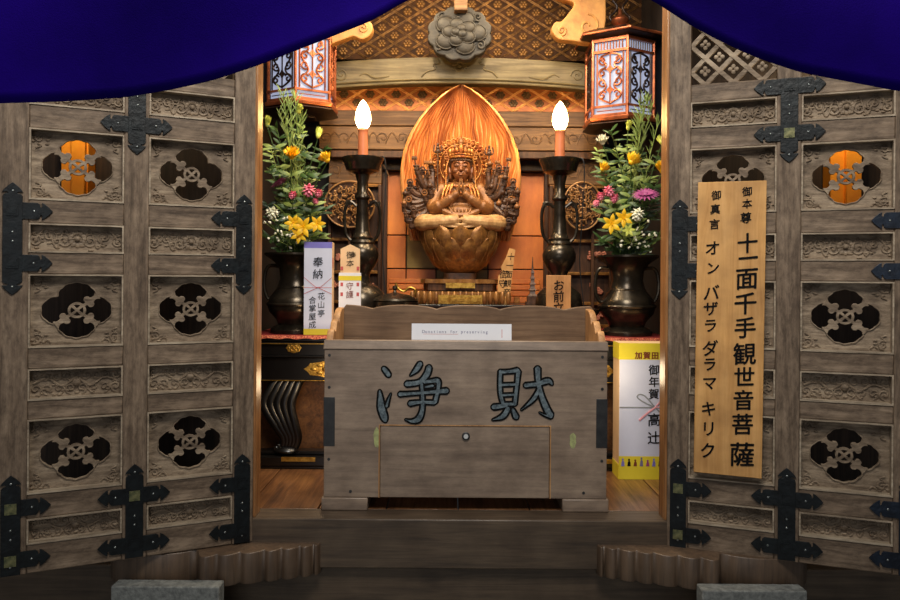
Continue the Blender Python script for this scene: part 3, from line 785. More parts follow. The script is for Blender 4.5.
MB().box(-(x1-x0)/2-.02, (x1-x0)/2+.02, .021, .03, 0, zt-zb_+.03).build('backing', 'brown', niche)
for px in (384, 546.5):
    a, _ = N(px, 0, DN-.03)
    MB().box(a-.012-(x0+x1)/2, a+.012-(x0+x1)/2, -.03, .02, 0, zt-zb_+.06).build('niche_post', 'brown', niche, bevel=.002)
MB().box(-(x1-x0)/2-.03, (x1-x0)/2+.03, -.05, .02, zt-zb_+.02, zt-zb_+.075).build('niche_lintel', 'dark', niche, bevel=.003)

# carved boards above the niche
def hbar(name, label, cat, y0, y1, px0, px1, d, th, m, relief=0, seed=1):
    a, z1 = N(px0, y0, d); b, z0 = N(px1, y1, d)
    t = thing(name, label, cat, ((a+b)/2, d, z0))
    MB().box(-(b-a)/2, (b-a)/2, 0, th, 0, z1-z0).build('board', m, t, bevel=.003)
    if relief:
        rnd = random.Random(seed); mb = MB(); x = -(b-a)/2+.03; H = z1-z0
        while x < (b-a)/2-.03:
            mb.tube(spiral(x, H*.5, .003, H*.28, rnd.choice((0, PI)), 1.1*rnd.choice((-1, 1)), 0), .003, 6)
            mb.tube(smoothpts([(x+.01, 0, H*.25), (x+.04, -.001, H*.75), (x+.07, 0, H*.3)], 5), .003, 6)
            x += .085
        mb.build('relief_scroll', m, t)
    return t
hbar('lintel_board', 'plain brown lintel board just below the gold diamond frieze', 'lintel', 111, 126, 318, 602, 3.36, .05, 'board')
hbar('carved_lintel', 'brown lintel carved with low relief scrolls above the niche', 'lintel', 127, 150, 318, 602, 3.34, .05, 'board', 1, 3)
hbar('narrow_ledge', 'dark narrow ledge crossing above the statue niche', 'ledge', 151, 158, 330, 602, 3.32, .08, 'brown')
hbar('side_lintel', 'short carved lintel at the upper left of the niche', 'lintel', 159, 184, 328, 381, 3.36, .05, 'board', 1, 5)
hbar('side_lintel', 'short carved lintel at the upper right of the niche', 'lintel', 159, 184, 548, 606, 3.36, .05, 'board', 1, 6)

def diamonds(name, label, px0, px1, y0, y1, d, pitch, ground, gild, tilt=0, arch=0, rr=.0042):
    a, z1 = N(px0, y0, d); b, z0 = N(px1, y1, d); w_, H = b-a, z1-z0
    t = thing(name, label, 'frieze', ((a+b)/2, d, z0), (tilt, 0, 0))
    MB().box(-w_/2, w_/2, 0, .02, 0, H).build('ground_board', ground, t)
    mb = MB(); hv = pitch*.62
    for sg in (-1, 1):
        k = -int(w_/pitch)-int(H/hv)-3
        while k < int(w_/pitch)+int(H/hv)+4:
            p0 = Vector((k*pitch, 0, 0)); p1 = Vector((k*pitch+sg*pitch*H/hv, 0, H)); dx = p1.x-p0.x
            ta, tb_ = (-w_/2-p0.x)/dx, (w_/2-p0.x)/dx
            t0, t1 = max(0, min(ta, tb_)), min(1, max(ta, tb_))
            if t1-t0 > .03:
                for off in (-.0055, .0055):
                    o_ = Vector((off, -.001, 0)); mb.tube([p0.lerp(p1, t0)+o_, p0.lerp(p1, t1)+o_], rr*.62, 6)
            k += 1
    mb.build('lattice', gild, t)
    fl = MB()
    for q in range(6):
        an = q*PI/3; fl.ell((.0135*cos(an), 0, .0115*sin(an)), (.0085, .005, .0075), 8, 5)
    fl.ell((0, -.001, 0), (.0065, .006, .0065), 8, 5)
    me = fl.data('floret', 50, gild if gild != 'frla' else 'frfl')
    for j in range(0, int(H/(hv/2))+2):
        z = j*hv/2
        if z < .012 or z > H-.012: continue
        for i in range(-int(w_/pitch)-1, int(w_/pitch)+2):
            x = i*pitch+(pitch/2 if j % 2 == 0 else 0)
            if abs(x) < w_/2-.02: link('floret', me, t, (x, -.001, z))
    return t
diamonds('diamond_frieze', 'orange gold diamond lattice frieze with florets above the statue', 316, 604, 86, 111, 3.40, .118, 'frgr', 'frla')
diamonds('brocade_panel', 'dark brown and gold diamond brocade panel under the ceiling', 300, 640, -40, 60, 3.44, .118, 'brocade', 'goldb')

# arched grey beam
dB = 3.28; sb = dB/F
def arch_y(px): return 7*((px-458)/140)**2
a, _ = N(322, 0, dB); b, _ = N(598, 0, dB); cx = (a+b)/2
bm_ = thing('arched_beam', 'grey green arched beam with carved clouds above the gold frieze', 'beam', (cx, dB, N(0, 86, dB)[1]))
def BP(px, py): x, z = N(px, py, dB); return (x-cx, z-N(0, 86, dB)[1])
cols = [322+276*k/40 for k in range(41)]
top = [BP(p, 57+arch_y(p)) for p in cols]; bot = [BP(p, 81+arch_y(p)) for p in cols]
mb = MB(); mb.plate([top+bot[::-1]], 0, .10, bev=.004); mb.build('beam', 'beam', bm_, smooth=30)
mb = MB()
for off, r_ in ((79, .0045), (82.5, .006)): mb.tube([(BP(p, off+arch_y(p))[0], -.002, BP(p, off+arch_y(p))[1]) for p in cols], r_, 8)
mb.build('bead_moulding', 'beam', bm_)
mb = MB()
for sg in (-1, 1):
    pl = [(458+sg*x, y) for x, y in ((38, 77), (33, 72), (24, 69), (26, 65), (20, 63), (22, 59))]
    P = [BP(*p) for p in pl]; mb.tube(smoothpts([(p[0], -.001, p[1]) for p in P], 5), .0035, 6)
    pl = [(458+sg*x, y+arch_y(458+sg*x)) for x, y in ((70, 75), (84, 76), (94, 71), (100, 73))]
    P = [BP(*p) for p in pl]; mb.tube(smoothpts([(p[0], -.001, p[1]) for p in P], 5), [.002, .0025, .003, .0035, .004, .0045, .005, .0045, .004, .0035, .003, .0025, .002, .002, .002, .002][:16], 6)
    q = BP(458+sg*118, 70+arch_y(118+458)); mb.tube(spiral(q[0], q[1], .004, .03, 0, 1.5*sg, -.001), .0035, 6)
x, z = BP(458, 66)
for k in range(7):
    an = 2*PI*k/7; mb.ell((x+.022*cos(an), -.0, z+.018*sin(an)), (.013, .004, .010), 10, 6)
mb.ell((x, -.002, z), (.010, .005, .008), 10, 6)
mb.build('carved_cloud', 'beam', bm_)

# rosette hung under the ceiling
q = W(458, 33, 3.18); k_ = 3.18/F
rs = thing('carved_rosette', 'dark carved wooden rosette hanging at the top centre above the beam', 'rosette', tuple(q))
out = []
for i in range(120):
    an = 2*PI*i/120; r = 30+2.2*abs(sin(an*6)); out.append((r*1.02*cos(an)*k_, r*.86*sin(an)*k_))
mb = MB(); mb.plate([out], 0, .045, bev=.006); mb.build('scalloped_disc', 'carv', rs, smooth=35)
mb = MB()
for ring, (sc, n, pr) in enumerate(((17, 5, 10), (10, 5, 7.5), (4, 3, 5))):
    for i in range(n):
        an = 2*PI*i/n+ring*.6
        mb.ell((sc*cos(an)*k_, -.002-.008*ring, sc*.8*sin(an)*k_), (pr*k_, .016, pr*.85*k_), 18, 10)
        mb.tube([((sc*cos(an)+pr*.98*cos(an+t))*k_, -.008-.008*ring, (sc*.8*sin(an)+pr*.84*sin(an+t))*k_) for t in [-1.5+3*j/10 for j in range(11)]], .0035, 6)
for sg in (-1, 1):
    mb.tube(spiral(sg*21*k_, -12*k_, .002, .022, 0, 1.3*sg, -.003), .005, 8)
    mb.tube(spiral(sg*18*k_, 16*k_, .002, .018, PI, 1.3*sg, -.003), .005, 8)
mb.build('carved_flower', 'carv', rs)
q = W(458, -12, 3.16)
o = tag(MB().box(-.028, .028, 0, .05, -.14, .0).build('hanging_peg', 'board', loc=(W(459, 0, 3.13).x, 3.13, W(0, 10, 3.13).z+.14), bevel=.004), 'gold brown wooden peg in front of the top of the rosette', 'peg')

# golden cloud brackets at the sides of the ceiling
def cloud(pxs, d, label, sp):
    c = W(*pxs[0], d); P = [(W(x, y, d)-c) for x, y in pxs]
    t = thing('gold_cloud_bracket', label, 'bracket', tuple(c))
    pts = smoothpts([(p.x, p.z) for p in P], 5, True)
    mb = MB(); mb.plate([[tuple(v) for v in pts]], 0, .05, bev=.005); mb.build('cloud_board', 'cloudg', t, smooth=35)
    mb = MB()
    for x, y, r, s_ in sp:
        v = W(x, y, d)-c; mb.tube(spiral(v.x, v.z, .004, r, 0, 1.25*s_, -.001), .0045, 8)
    mb.build('cloud_scroll', 'cloudg', t)
cloud([(545, -20), (556, -4), (572, 2), (567, 12), (560, 20), (554, 21), (550, 28), (554, 36), (560, 39), (572, 40), (586, 42), (600, 38), (604, 20), (604, 0), (602, -20)], 3.10, 'gold painted cloud bracket at the upper right beside the right lantern', [(586, 25, .05, 1), (560, 30, .02, -1)])
cloud([(318, 48), (334, 43), (345, 39), (352, 37), (360, 40), (368, 36), (371, 29), (369, 23), (362, 20), (350, 20), (335, 26), (315, 32)], 3.10, 'gold painted cloud bracket at the upper left under the purple curtain', [(361, 29, .02, 1)])

# side wings with carved compartments and medallions
def wing(sg, label):
    pxa, pxb = (328, 381) if sg < 0 else (549, 612)
    d = 3.36
    a, zt_ = N(pxa, 185, d); b, _ = N(pxb, 185, d); zb0 = TZ+.002
    t = thing('carved_wing_panel', label, 'carved panel', ((a+b)/2, d, zb0)); H = zt_-zb0; w_ = b-a
    MB().box(-w_/2, w_/2, .02, .04, 0, H).build('backing', 'brown', t)
    for x in (-w_/2, -w_*.12 if sg < 0 else w_*.16, w_/2-.014): MB().box(x, x+.014, -.012, .02, 0, H).build('post', 'brown', t, bevel=.002)
    for z in (.0, H*.16, H*.37, H*.60, H-.012): MB().box(-w_/2, w_/2, -.006, .02, z, z+.014).build('cross_rail', 'goldd', t, bevel=.002)
    rnd = random.Random(5+sg)
    for x in (-w_*.32, w_*.26):
        for z in (H*.09, H*.28, H*.50):
            mb = MB()
            for q in range(7):
                cx_, cz_ = x+rnd.uniform(-.035, .035), z+rnd.uniform(-.018, .018)
                for p in range(5):
                    an = 2*PI*p/5; mb.ell((cx_+.0065*cos(an), .012, cz_+.0065*sin(an)), (.006, .006, .006), 8, 5)
            mb.build('blossom_relief', 'fpeach', t)
M['tan'] = mat('tan_openwork', (176,132,82), .45, .3, (120,82,46), 30, .2)
M['fpeach'] = mat('faded_pink_paint', (214, 140, 112), .5, 0, (150, 84, 58), 50)
wing(-1, 'carved brown and gilt side panel with blossoms left of the niche')
wing(1, 'carved brown and gilt side panel with blossoms right of the niche')
def medallion(px, py, rx, rz, label, seed):
    d = 3.31; k = d/F; c = W(px, py, d); rnd = random.Random(seed)
    t = thing('openwork_medallion', label, 'medallion', tuple(c))
    n = 40
    MB().tube([(rx*k*cos(2*PI*i/n), 0, rz*k*sin(2*PI*i/n)) for i in range(n)], .004, 8, closed=True).build('ring', 'tan', t)
    mb = MB()
    for i in range(190):
        r = math.sqrt(rnd.random())*.9; an = rnd.uniform(0, 2*PI); x, z = r*rx*k*cos(an), r*rz*k*sin(an)
        a0 = rnd.uniform(0, 2*PI); R = rnd.uniform(.008, .018)
        pts = [(x+R*cos(a0+t_)-R*cos(a0), rnd.uniform(-.004, .004), z+R*sin(a0+t_)-R*sin(a0)) for t_ in [1.6*j/6 for j in range(7)]]
        if all((p[0]/rx/k)**2+(p[2]/rz/k)**2 < .98 for p in pts): mb.tube(pts, .0028, 5)
    mb.build('openwork_scrolls', 'tan', t)
    MB().plate([[(rx*k*cos(2*PI*i/n), rz*k*sin(2*PI*i/n)) for i in range(n)]], .012, .02).build('backing_disc', 'brown', t)
medallion(349, 205, 25, 23, 'round gilt openwork medallion left of the niche behind the left candlestick', 3)
medallion(582, 205, 19, 24, 'round gilt openwork medallion right of the niche behind the right flowers', 4)

# ------------------------------------------------------------------ statue (local units: photo pixels at its distance)
DS = 3.255; k = DS/F
st = thing('kannon_statue', 'gilt praying statue with many side arms seated on a lotus before a flame halo', 'statue', (W(460, 305, DS).x, DS, DZ+.001))
SC = Matrix.Diagonal((k, k, k, 1))
def remesh(o, vox=.0021, sm=2):
    r = o.modifiers.new('remesh', 'REMESH'); r.mode = 'VOXEL'; r.voxel_size = vox; r.use_smooth_shade = True
    s_ = o.modifiers.new('smooth', 'SMOOTH'); s_.iterations = sm; s_.factor = .5
# body
mb = MB()
mb.ell((0, 3, 92), (22, 14, 14)).ell((0, 2, 106), (19, 12, 15)).ell((0, 2, 113), (22, 10, 9)).ell((-19, 2, 113), (8, 8, 7.5)).ell((19, 2, 113), (8, 8, 7.5))
mb.tube([(0, 1, 114), (0, 0, 128)], [7, 5.6], 14)
for sg in (-1, 1):
    mb.tube(smoothpts([(sg*21, 1, 112), (sg*26, -3, 102), (sg*26, -10, 94), (sg*18, -17, 97), (sg*8, -20, 104), (sg*3.2, -20.5, 108)], 5), [7]*5+[7.2]*5+[6.5]*5+[5]*5+[3.8]*5+[3.0], 14)
    # sleeve folds
    for q in range(4):
        mb.tube(smoothpts([(sg*(20+2*q), -2, 112-q), (sg*(24+1.2*q), -8, 102-2*q), (sg*(22-q*1.5), -17+q, 93-q*.6)], 5), 1.2, 6)
body = mb.build('body', 'statue', st, Mx=SC); remesh(body, .0022, 2)
# head
mb = MB()
mb.ell((0, -3, 135), (9.8, 10.5, 12.5), 24, 16).ell((0, -6, 127.5), (7.4, 7.5, 6.5), 20, 12).ell((0, -10, 126), (3.2, 3, 2.6))
mb.ell((0, -14.5, 131.5), (1.7, 1.8, 1.7)).tube([(0, -12.6, 138), (0, -14, 132.5)], [.9, 1.5], 8)
mb.ell((-1.5, -14.2, 131), (1, 1, .8)).ell((1.5, -14.2, 131), (1, 1, .8))
for sg in (-1, 1):
    mb.tube(smoothpts([(sg*1.2, -12.9, 138.3), (sg*4, -13, 139.6), (sg*7.4, -10.4, 138)], 5), .65, 6)
    mb.ell((sg*4.2, -11.7, 136), (2.5, 1.7, 1.3), 12, 8)
    mb.ell((sg*5, -9.5, 131), (3, 3, 3.5))
    mb.tube(smoothpts([(sg*9.6, -1, 138), (sg*11.3, 0, 136), (sg*10.9, -1, 130), (sg*10, -1, 124)], 5), [1.3]*6+[1.7]*5+[1.3]*5, 8)
mb.ell((0, -13.2, 128.2), (2.7, 1.0, .75)).ell((0, -13.2, 126.7), (2.3, 1.1, .85))
head = mb.build('head', 'face', body, Mx=SC); remesh(head, .0014, 1)
mb = MB()
for sg in (-1, 1):
    mb.tube(smoothpts([(sg*2, -13.3, 135.6), (sg*4.2, -13.6, 135.1), (sg*6.6, -12, 135.6)], 4), .2, 6)
mb.build('closed_eyelid_line', 'armw', body, Mx=SC)
mb = MB(); mb.ell((0, 0, 141), (10.8, 11.5, 8.5), 24, 14).ell((0, 2, 150), (5.5, 5.5, 5))
for i in range(15):
    a = PI*(1.02+.96*i/14); mb.ell((10.2*cos(a), -1+11.2*sin(a), 141.6), (1.3, 1.3, 1.5), 8, 6)
for sg in (-1, 1): mb.tube(smoothpts([(sg*10.3, -3, 140), (sg*10.6, 1, 132), (sg*13, 2, 122), (sg*17, -2, 116)], 5), [1.6]*16, 8)
mb.build('hair', 'armw', body, Mx=SC)
# crown with little heads
mb = MB()
mb.tube([(11.4*cos(t), -1+12*sin(t), 144.5) for t in [2*PI*i/32 for i in range(32)]], 1.2, 8, closed=True)
mb.tube([(11.0*cos(t), -1+11.6*sin(t), 147.5) for t in [2*PI*i/32 for i in range(32)]], .9, 8, closed=True)
for i in range(9):
    a = PI*(1.0+i/8); x, y = 11.3*cos(a), -1+12*sin(a); hgt = 8 if i == 4 else 5
    mb.ell((x, y, 148.5+hgt*.4), (2.0, 1.2, hgt*.6), 10, 8); mb.ell((x, y-.8, 147), (1.1, .9, 1.1), 8, 6)
for sg in (-1, 1):
    for q in range(4):
        mb.tube(spiral(sg*(13+q*.8), 143+q*2.5, .4, 2.2, 0 if sg > 0 else PI, .9*sg, -2), .55, 6)
    mb.tube(smoothpts([(sg*11.5, -3, 144), (sg*14, -4, 136), (sg*14.5, -6, 122), (sg*15, -10, 104)], 5), .7, 6)
mb.build('crown', 'goldr', st, Mx=SC)
mb = MB()
for (x, z, s_) in ((-8, 150, 1), (-4.5, 152.5, 1), (4.5, 152.5, 1), (8, 150, 1), (0, 154.5, 1.25), (-6, 155.5, .8), (6, 155.5, .8), (0, 160.5, 1.3)):
    y = -5 if z < 158 else -1
    mb.ell((x, y, z), (2.3*s_, 2.3*s_, 2.8*s_), 12, 8).ell((x, y+.4, z+2.6*s_), (1.5*s_, 1.5*s_, 1.4*s_), 8, 6).ell((x, y-2.2*s_, z-.3), (.5*s_, .5*s_, .9*s_), 6, 5)
mb.build('small_crown_head', 'statue', st, Mx=SC)
# jewellery, scarves
mb = MB()
for R, z, m_ in ((10, 117, -1), (13, 114, -4)):
    mb.tube([(R*cos(t), -2+R*.85*sin(t), z+m_*abs(sin(t))*1.6) for t in [PI+PI*i/20 for i in range(21)]], .9, 6)
for i in range(7):
    t = PI+PI*(i+.5)/7; mb.ell((13*cos(t), -3+11*sin(t), 108), (1.2, 1, 2.2), 8, 6)
for sg in (-1, 1):
    for off in (0, 3.2, 6.4):
        mb.tube(smoothpts([(sg*(8+off), -9, 118-off*.3), (sg*(11+off), -13, 108), (sg*(12+off), -16, 97), (sg*(9+off), -19, 88)], 5), 1.0, 6)
    mb.tube([(sg*8.2+2.6*cos(t)*.4, -20+2.9*sin(t), 104+2.9*cos(t)) for t in [2*PI*i/14 for i in range(14)]], .7, 6, closed=True)
mb.build('necklace', 'goldr', st, Mx=SC)
# praying hands, five fingers each
for sg in (-1, 1):
    mb = MB()
    mb.tube([(sg*3.4, -20.5, 107), (sg*2.1, -20.5, 112)], [2.4, 2.3], 12); mb.ell((sg*1.9, -20.5, 111.5), (1.5, 3.1, 4.4), 14, 10)
    for i, (dy, L) in enumerate(((-2.4, 6.6), (-.8, 7.8), (.8, 7.4), (2.3, 5.8))):
        mb.tube([(sg*1.6, -20.5+dy, 114), (sg*1.2, -20.5+dy*.9, 114+L*.55), (sg*.75, -20.5+dy*.75, 114+L)], [.85, .8, .5], 8)
    mb.tube([(sg*1.9, -23, 110), (sg*1.6, -24.3, 113), (sg*.9, -24.2, 116)], [.95, .85, .55], 8)
    mb.build('hand', 'statue', st, Mx=SC)
# crossed legs under the pale robe
mb = MB()
for sg in (-1, 1):
    mb.tube(smoothpts([(sg*8, 2, 82), (sg*26, -6, 80.5), (sg*38, -8, 79.5), (sg*32, -19, 79), (sg*14, -24, 80), (sg*2, -24, 81)], 5), [8]*5+[8.6]*5+[8.2]*5+[7]*5+[6]*5+[5.5], 14)
mb.ell((0, -6, 80), (34, 20, 7), 24, 12)
for i in range(9):
    x = -34+8.5*i; mb.tube(smoothpts([(x*.9, -20-.2*abs(x)*.1+abs(x)*.12, 86-abs(x)*.03), (x+2, -27.5+abs(x)*.22, 80), (x*1.02+3, -26+abs(x)*.24, 74)], 5), 1.3, 6)
for zz, am in ((84, 2.6), (80, 3.4), (76, 2)):
    mb.tube([(x, -28.6+abs(x)*.02+(x*x)*.0085, zz-am*cos(x*.08)) for x in range(-38, 39, 3)], 1.15, 6)
lap = mb.build('crossed_legs', 'lap', st, Mx=SC); remesh(lap, .0024, 1)
mb = MB()
mb.tube(smoothpts([(-17, -17, 91), (-8, -21, 87), (0, -22, 86), (8, -21, 87), (17, -17, 91)], 5), [3]*21, 8).ell((0, -15, 91), (15, 7, 6))
for i in range(6): mb.tube(smoothpts([(-12+i*4.5, -17, 96), (-9+i*3.6, -22.5, 90), (-6+i*2.4, -23, 86)], 4), 1, 6)
mb.build('sash', 'statue', st, Mx=SC)
# side arms, each with a hand and an attribute
rnd = random.Random(11)
targets = [(30, 134), (38, 128), (45, 131), (34, 121), (43, 119), (51, 116), (37, 112), (47, 108), (55, 104), (36, 103), (46, 99), (54, 94), (37, 94), (47, 89), (53, 84), (40, 84), (29, 110), (41, 125), (33, 128), (52, 110), (42, 106), (50, 98), (43, 90), (33, 100), (57, 92), (48, 78)]
for sg in (-1, 1):
    for i, (tx, tz) in enumerate(targets):
        tx = sg*(tx+rnd.uniform(-1.5, 1.5)); tz += rnd.uniform(-1.5, 1.5); ty = rnd.uniform(-13, -2)
        s0 = Vector((sg*18, 3+rnd.uniform(-2, 3), 110+rnd.uniform(-6, 3))); e = Vector((tx, ty, tz))
        el = s0.lerp(e, .55)+Vector((sg*3, -3, -7))
        mb = MB()
        pts = smoothpts([tuple(s0), tuple(el), tuple(e+Vector((-sg*1.5, 1, -3))), tuple(e)], 5)
        mb.tube(pts, [3.7-1.4*j/(len(pts)-1) for j in range(len(pts))], 8)
        mb.tube([tuple(e+Vector((-sg*1.5, 1, -3))+Vector((2.6*cos(t), 2.6*sin(t), 0))) for t in [2*PI*j/10 for j in range(10)]], .7, 6, closed=True)
        mb.ell(tuple(e+Vector((0, 0, 1.5))), (2.7, 2.1, 2.9), 10, 8)
        for f_ in range(4):
            a = (-.6+.4*f_); b0 = e+Vector((sg*sin(a)*2, 0, 2.6)); mb.tube([tuple(b0), tuple(b0+Vector((sg*sin(a)*2.6, -1.2, 2.2))), tuple(b0+Vector((sg*sin(a)*2.8, -2.8, 2.6)))], [.8, .7, .5], 6)
        mb.tube([tuple(e+Vector((-sg*1.5, -.6, .8))), tuple(e+Vector((-sg*3, -2.2, 2.4)))], [.8, .55], 6)
        am = mb.build('side_arm', 'armw', st, Mx=SC)
        kd = i % 4; mb = MB(); c = e+Vector((0, -2.2, 5))
        if kd == 0: mb.ell(tuple(c), 2.8, 12, 8).ell(tuple(c+Vector((0, 0, 3))), (1, 1, 1.6), 8, 6)
        elif kd == 1: mb.tube([tuple(c+Vector((2.6*cos(t), 0, 2.6*sin(t)))) for t in [2*PI*j/14 for j in range(14)]], .75, 6, closed=True).ell(tuple(c), 1.1, 8, 6)
        elif kd == 2:
            mb.tube([tuple(c-Vector((sg*1, 0, 5))), tuple(c+Vector((sg*2, 0, 6)))], .7, 6)
            for q in range(3): mb.ell(tuple(c+Vector((sg*2+(q-1)*1.7, 0, 7))), (1.1, 1.1, 2.2), 8, 6)
        else:
            for q in range(6): a = q*PI/3; mb.ell(tuple(c+Vector((1.7*cos(a), .3, 1.7*sin(a)))), (1.2, .9, 1.2), 8, 6)
            mb.ell(tuple(c+Vector((0, -.6, 0))), 1.2, 8, 6)
        mb.build('held_attribute', 'armw' if i % 3 else 'statue', am, Mx=SC)
for x, za, zb2, nm in ((-23, 104, 152, 'staff'), (28, 104, 150, 'staff')):
    mb = MB(); mb.tube([(x, -6, za), (x, -6, zb2)], .8, 8)
    for q in range(3): mb.ell((x, -6, zb2+3*q-1), (2.6-q*.7, 1.6, 2.2), 10, 8)
    for sg in (-1, 1): mb.tube(smoothpts([(x, -6, zb2-3), (x+sg*4, -6, zb2-1), (x+sg*3.4, -6, zb2+5)], 4), .7, 6)
    mb.build(nm, 'armw', st, Mx=SC)
# openwork halo ring behind the head
mb = MB()
mb.tube([(21*cos(t), 2.4, 138+21*sin(t)) for t in [2*PI*i/40 for i in range(40)]], .9, 8, closed=True)
for i in range(22):
    t = -.35+(PI+.7)*i/21; c = (26.5*cos(t), 138+25*sin(t)); mb.tube([(p[0], 2.2, p[2]) for p in spiral(c[0], c[1], .5, 3.2, t, 1.2*(1 if i % 2 else -1), 0, 14)], .8, 6)
    mb.tube([(22*cos(t), 2.4, 138+22*sin(t)), (31*cos(t), 2.4, 138+30*sin(t))], [1, .3], 6)
for i in range(16):
    t = 2*PI*i/16; mb.ell((16.5*cos(t), 2.4, 138+16.5*sin(t)), (1.6, .9, 1.6), 8, 6)
mb.build('halo_ring', 'goldr', st, Mx=SC)
# lotus seat
mb = MB(); mb.lathe([(12, 29), (17, 31), (27, 38), (34, 50), (37, 64), (38, 72), (0.01, 73)], 48, sq=.8)
lot = mb.build('lotus_seat', 'lotus', st, Mx=SC)
def petal(hgt, wid, lean, curl):
    mb = MB(); v = []; f = []; nu, nv = 8, 9
    for side in (0, 1):
        for j in range(nv+1):
            t = j/nv; ww = wid*(sin(PI*min(1, t*.62+.2))**.8)*(1 if t < .72 else math.sqrt(max(0, 1-((t-.72)/.28)**2))*.98+.02)
            for i in range(nu+1):
                u = -1+2*i/nu
                out = lean*t+curl*max(0, t-.75)**2*8+4*(1-u*u)*sin(PI*t*.9) - (.9 if side else 0)
                v.append((ww*u, -out, hgt*t))
    o_ = (nu+1)*(nv+1)
    for s_ in (0, 1):
        for j in range(nv):
            for i in range(nu):
                a = s_*o_+j*(nu+1)+i; f.append((a, a+1, a+nu+2, a+nu+1))
    for j in range(nv):
        for i in (0, nu):
            a = j*(nu+1)+i; f.append((a, a+nu+1, a+nu+1+o_, a+o_))
    mb.add(v, f); mb.tube([(0, -(lean*t+curl*max(0, t-.75)**2*8+4*sin(PI*t*.9))-.25, hgt*t) for t in [j/8 for j in range(8)]], .45, 6)
    return mb.data('lotus_petal', 50, 'lotus', SC)
pA, pB, pC = petal(25, 9.5, 4, 3), petal(22, 10.5, 7, 4), petal(15, 9, 7, 3)
for me, n, R, z, ph in ((pA, 12, 34, 51, 0), (pB, 12, 29, 42, .5), (pC, 11, 21, 34, 0)):
    for i in range(n):
        a = 2*PI*(i+ph)/n
        link('lotus_petal', me, lot, (R*sin(a)*k, -R*.8*cos(a)*k, z*k), (0, 0, a))
# tiers
def tier(name, z0, z1, wx, wy, m, wavy=0, n=0):
    mb = MB(); out = []
    N_ = 96
    for i in range(N_):
        a = 2*PI*i/N_; c, s_ = cos(a), sin(a); r = (abs(c)**5+abs(s_)**5)**(-1/5)
        r *= 1-wavy*abs(sin(a*8)); out.append((wx*r*c, wy*r*s_))
    v = [(x, y, z0) for x, y in out]+[(x, y, z1) for x, y in out]
    f = [tuple(range(N_))[::-1], tuple(range(N_, 2*N_))]+[(i, (i+1) % N_, N_+(i+1) % N_, N_+i) for i in range(N_)]
    mb.add(v, f)
    return mb.build(name, m, st, Mx=SC)
tier('stem', 20, 30, 16, 13, 'armw'); tier('upper_tier', 13, 22, 36, 26, 'brown', .05); tier('upper_rim', 20, 24, 39, 28, 'lotus', .06)
pd = tier('petal_tier', 0, 12, 47, 32, 'lotus', .02)
mb = MB()
for sx, n in ((1, 17),):
    for i in range(n):
        x = -46+92*i/(n-1); mb.ell((x, -32.5, 6), (2.6, 2, 6.5), 10, 8)
mb.build('carved_petal_row', 'lotus', pd, Mx=SC)
MB().box(-14, 14, -29.5, -28, 15.5, 20.5).build('gilt_plate', 'gold', st, Mx=SC)
mb = MB(); mb.box(-21, 21, -34.5, -32.5, .5, 9).box(-19, -12, -35.5, -34.5, 2.5, 6.5).box(12, 19, -35.5, -34.5, 2.5, 6.5).box(-9, 9, -35.5, -34.5, 3.5, 5.5); mb.build('gilt_plate', 'gold', st, Mx=SC)
# flame halo board
def halfw(z):   # z from 55 (bottom) to 220 (tip)
    t = (z-40)/180
    pts = [(0, 40), (.12, 49), (.25, 55), (.40, 59), (.52, 60), (.62, 57.5), (.72, 51), (.81, 41.5), (.88, 31), (.94, 19), (.975, 10), (1, .6)]
    for (a, b), (c, d) in zip(pts, pts[1:]):
        if t <= c: return b+(d-b)*(t-a)/(c-a)
    return .6
hs = [63+157*(1-(1-j/200)**1.35) for j in range(201)]
hw_ = [halfw(z) for z in hs]
for _ in range(6): hw_ = [hw_[0]]+[(hw_[i-1]+hw_[i]*2+hw_[i+1])/4 for i in range(1, 200)]+[hw_[-1]]
nu = 520; v = []; f = []
for j in range(201):
    z = hs[j]
    for i in range(nu+1):
        u = -1+2*i/nu
        ph = 25*u+.7*sin(z*.05+u*3)+.45*sin(z*.10+u*9)+.3*sin(z*.21-u*14)
        sw = 1.2*math.exp(-((abs(u)-.55)/.28)**2)*sin(z*.05)
        h_ = (1-abs(sin(ph*PI*.5+sw)))**1.0
        d_ = 3.6*h_**1.3+.5*sin(ph*.57+z*.06)
        if abs(u) > .955: d_ = 3.4
        v.append((u*hw_[j], 10-d_-3*(1-u*u), z))
W_ = nu+1
for j in range(200):
    for i in range(nu): a = j*W_+i; f.append((a, a+1, a+W_+1, a+W_))
o_ = len(v)
for j in range(201):
    for u in (-1, 1): v.append((u*hw_[j], 14, hs[j]))
for j in range(200):
    f.append((o_+2*j, o_+2*j+2, (j+1)*W_, j*W_)); f.append((o_+2*j+1, j*W_+nu, (j+1)*W_+nu, o_+2*j+3)); f.append((o_+2*j, o_+2*j+1, o_+2*j+3, o_+2*j+2))
MB().add(v, f).build('flame_halo', 'mand', st, Mx=SC, smooth=180)
mb = MB(); mb.tube([(-hw_[j], 8, hs[j]) for j in range(0, 201, 4)]+[(hw_[j], 8, hs[j]) for j in range(200, -1, -4)], 1.2, 8); mb.build('halo_rim', 'rim', st, Mx=SC)
MB().box(-10, 10, 12, 16, 0, 120).build('halo_support', 'brown', st, Mx=SC)

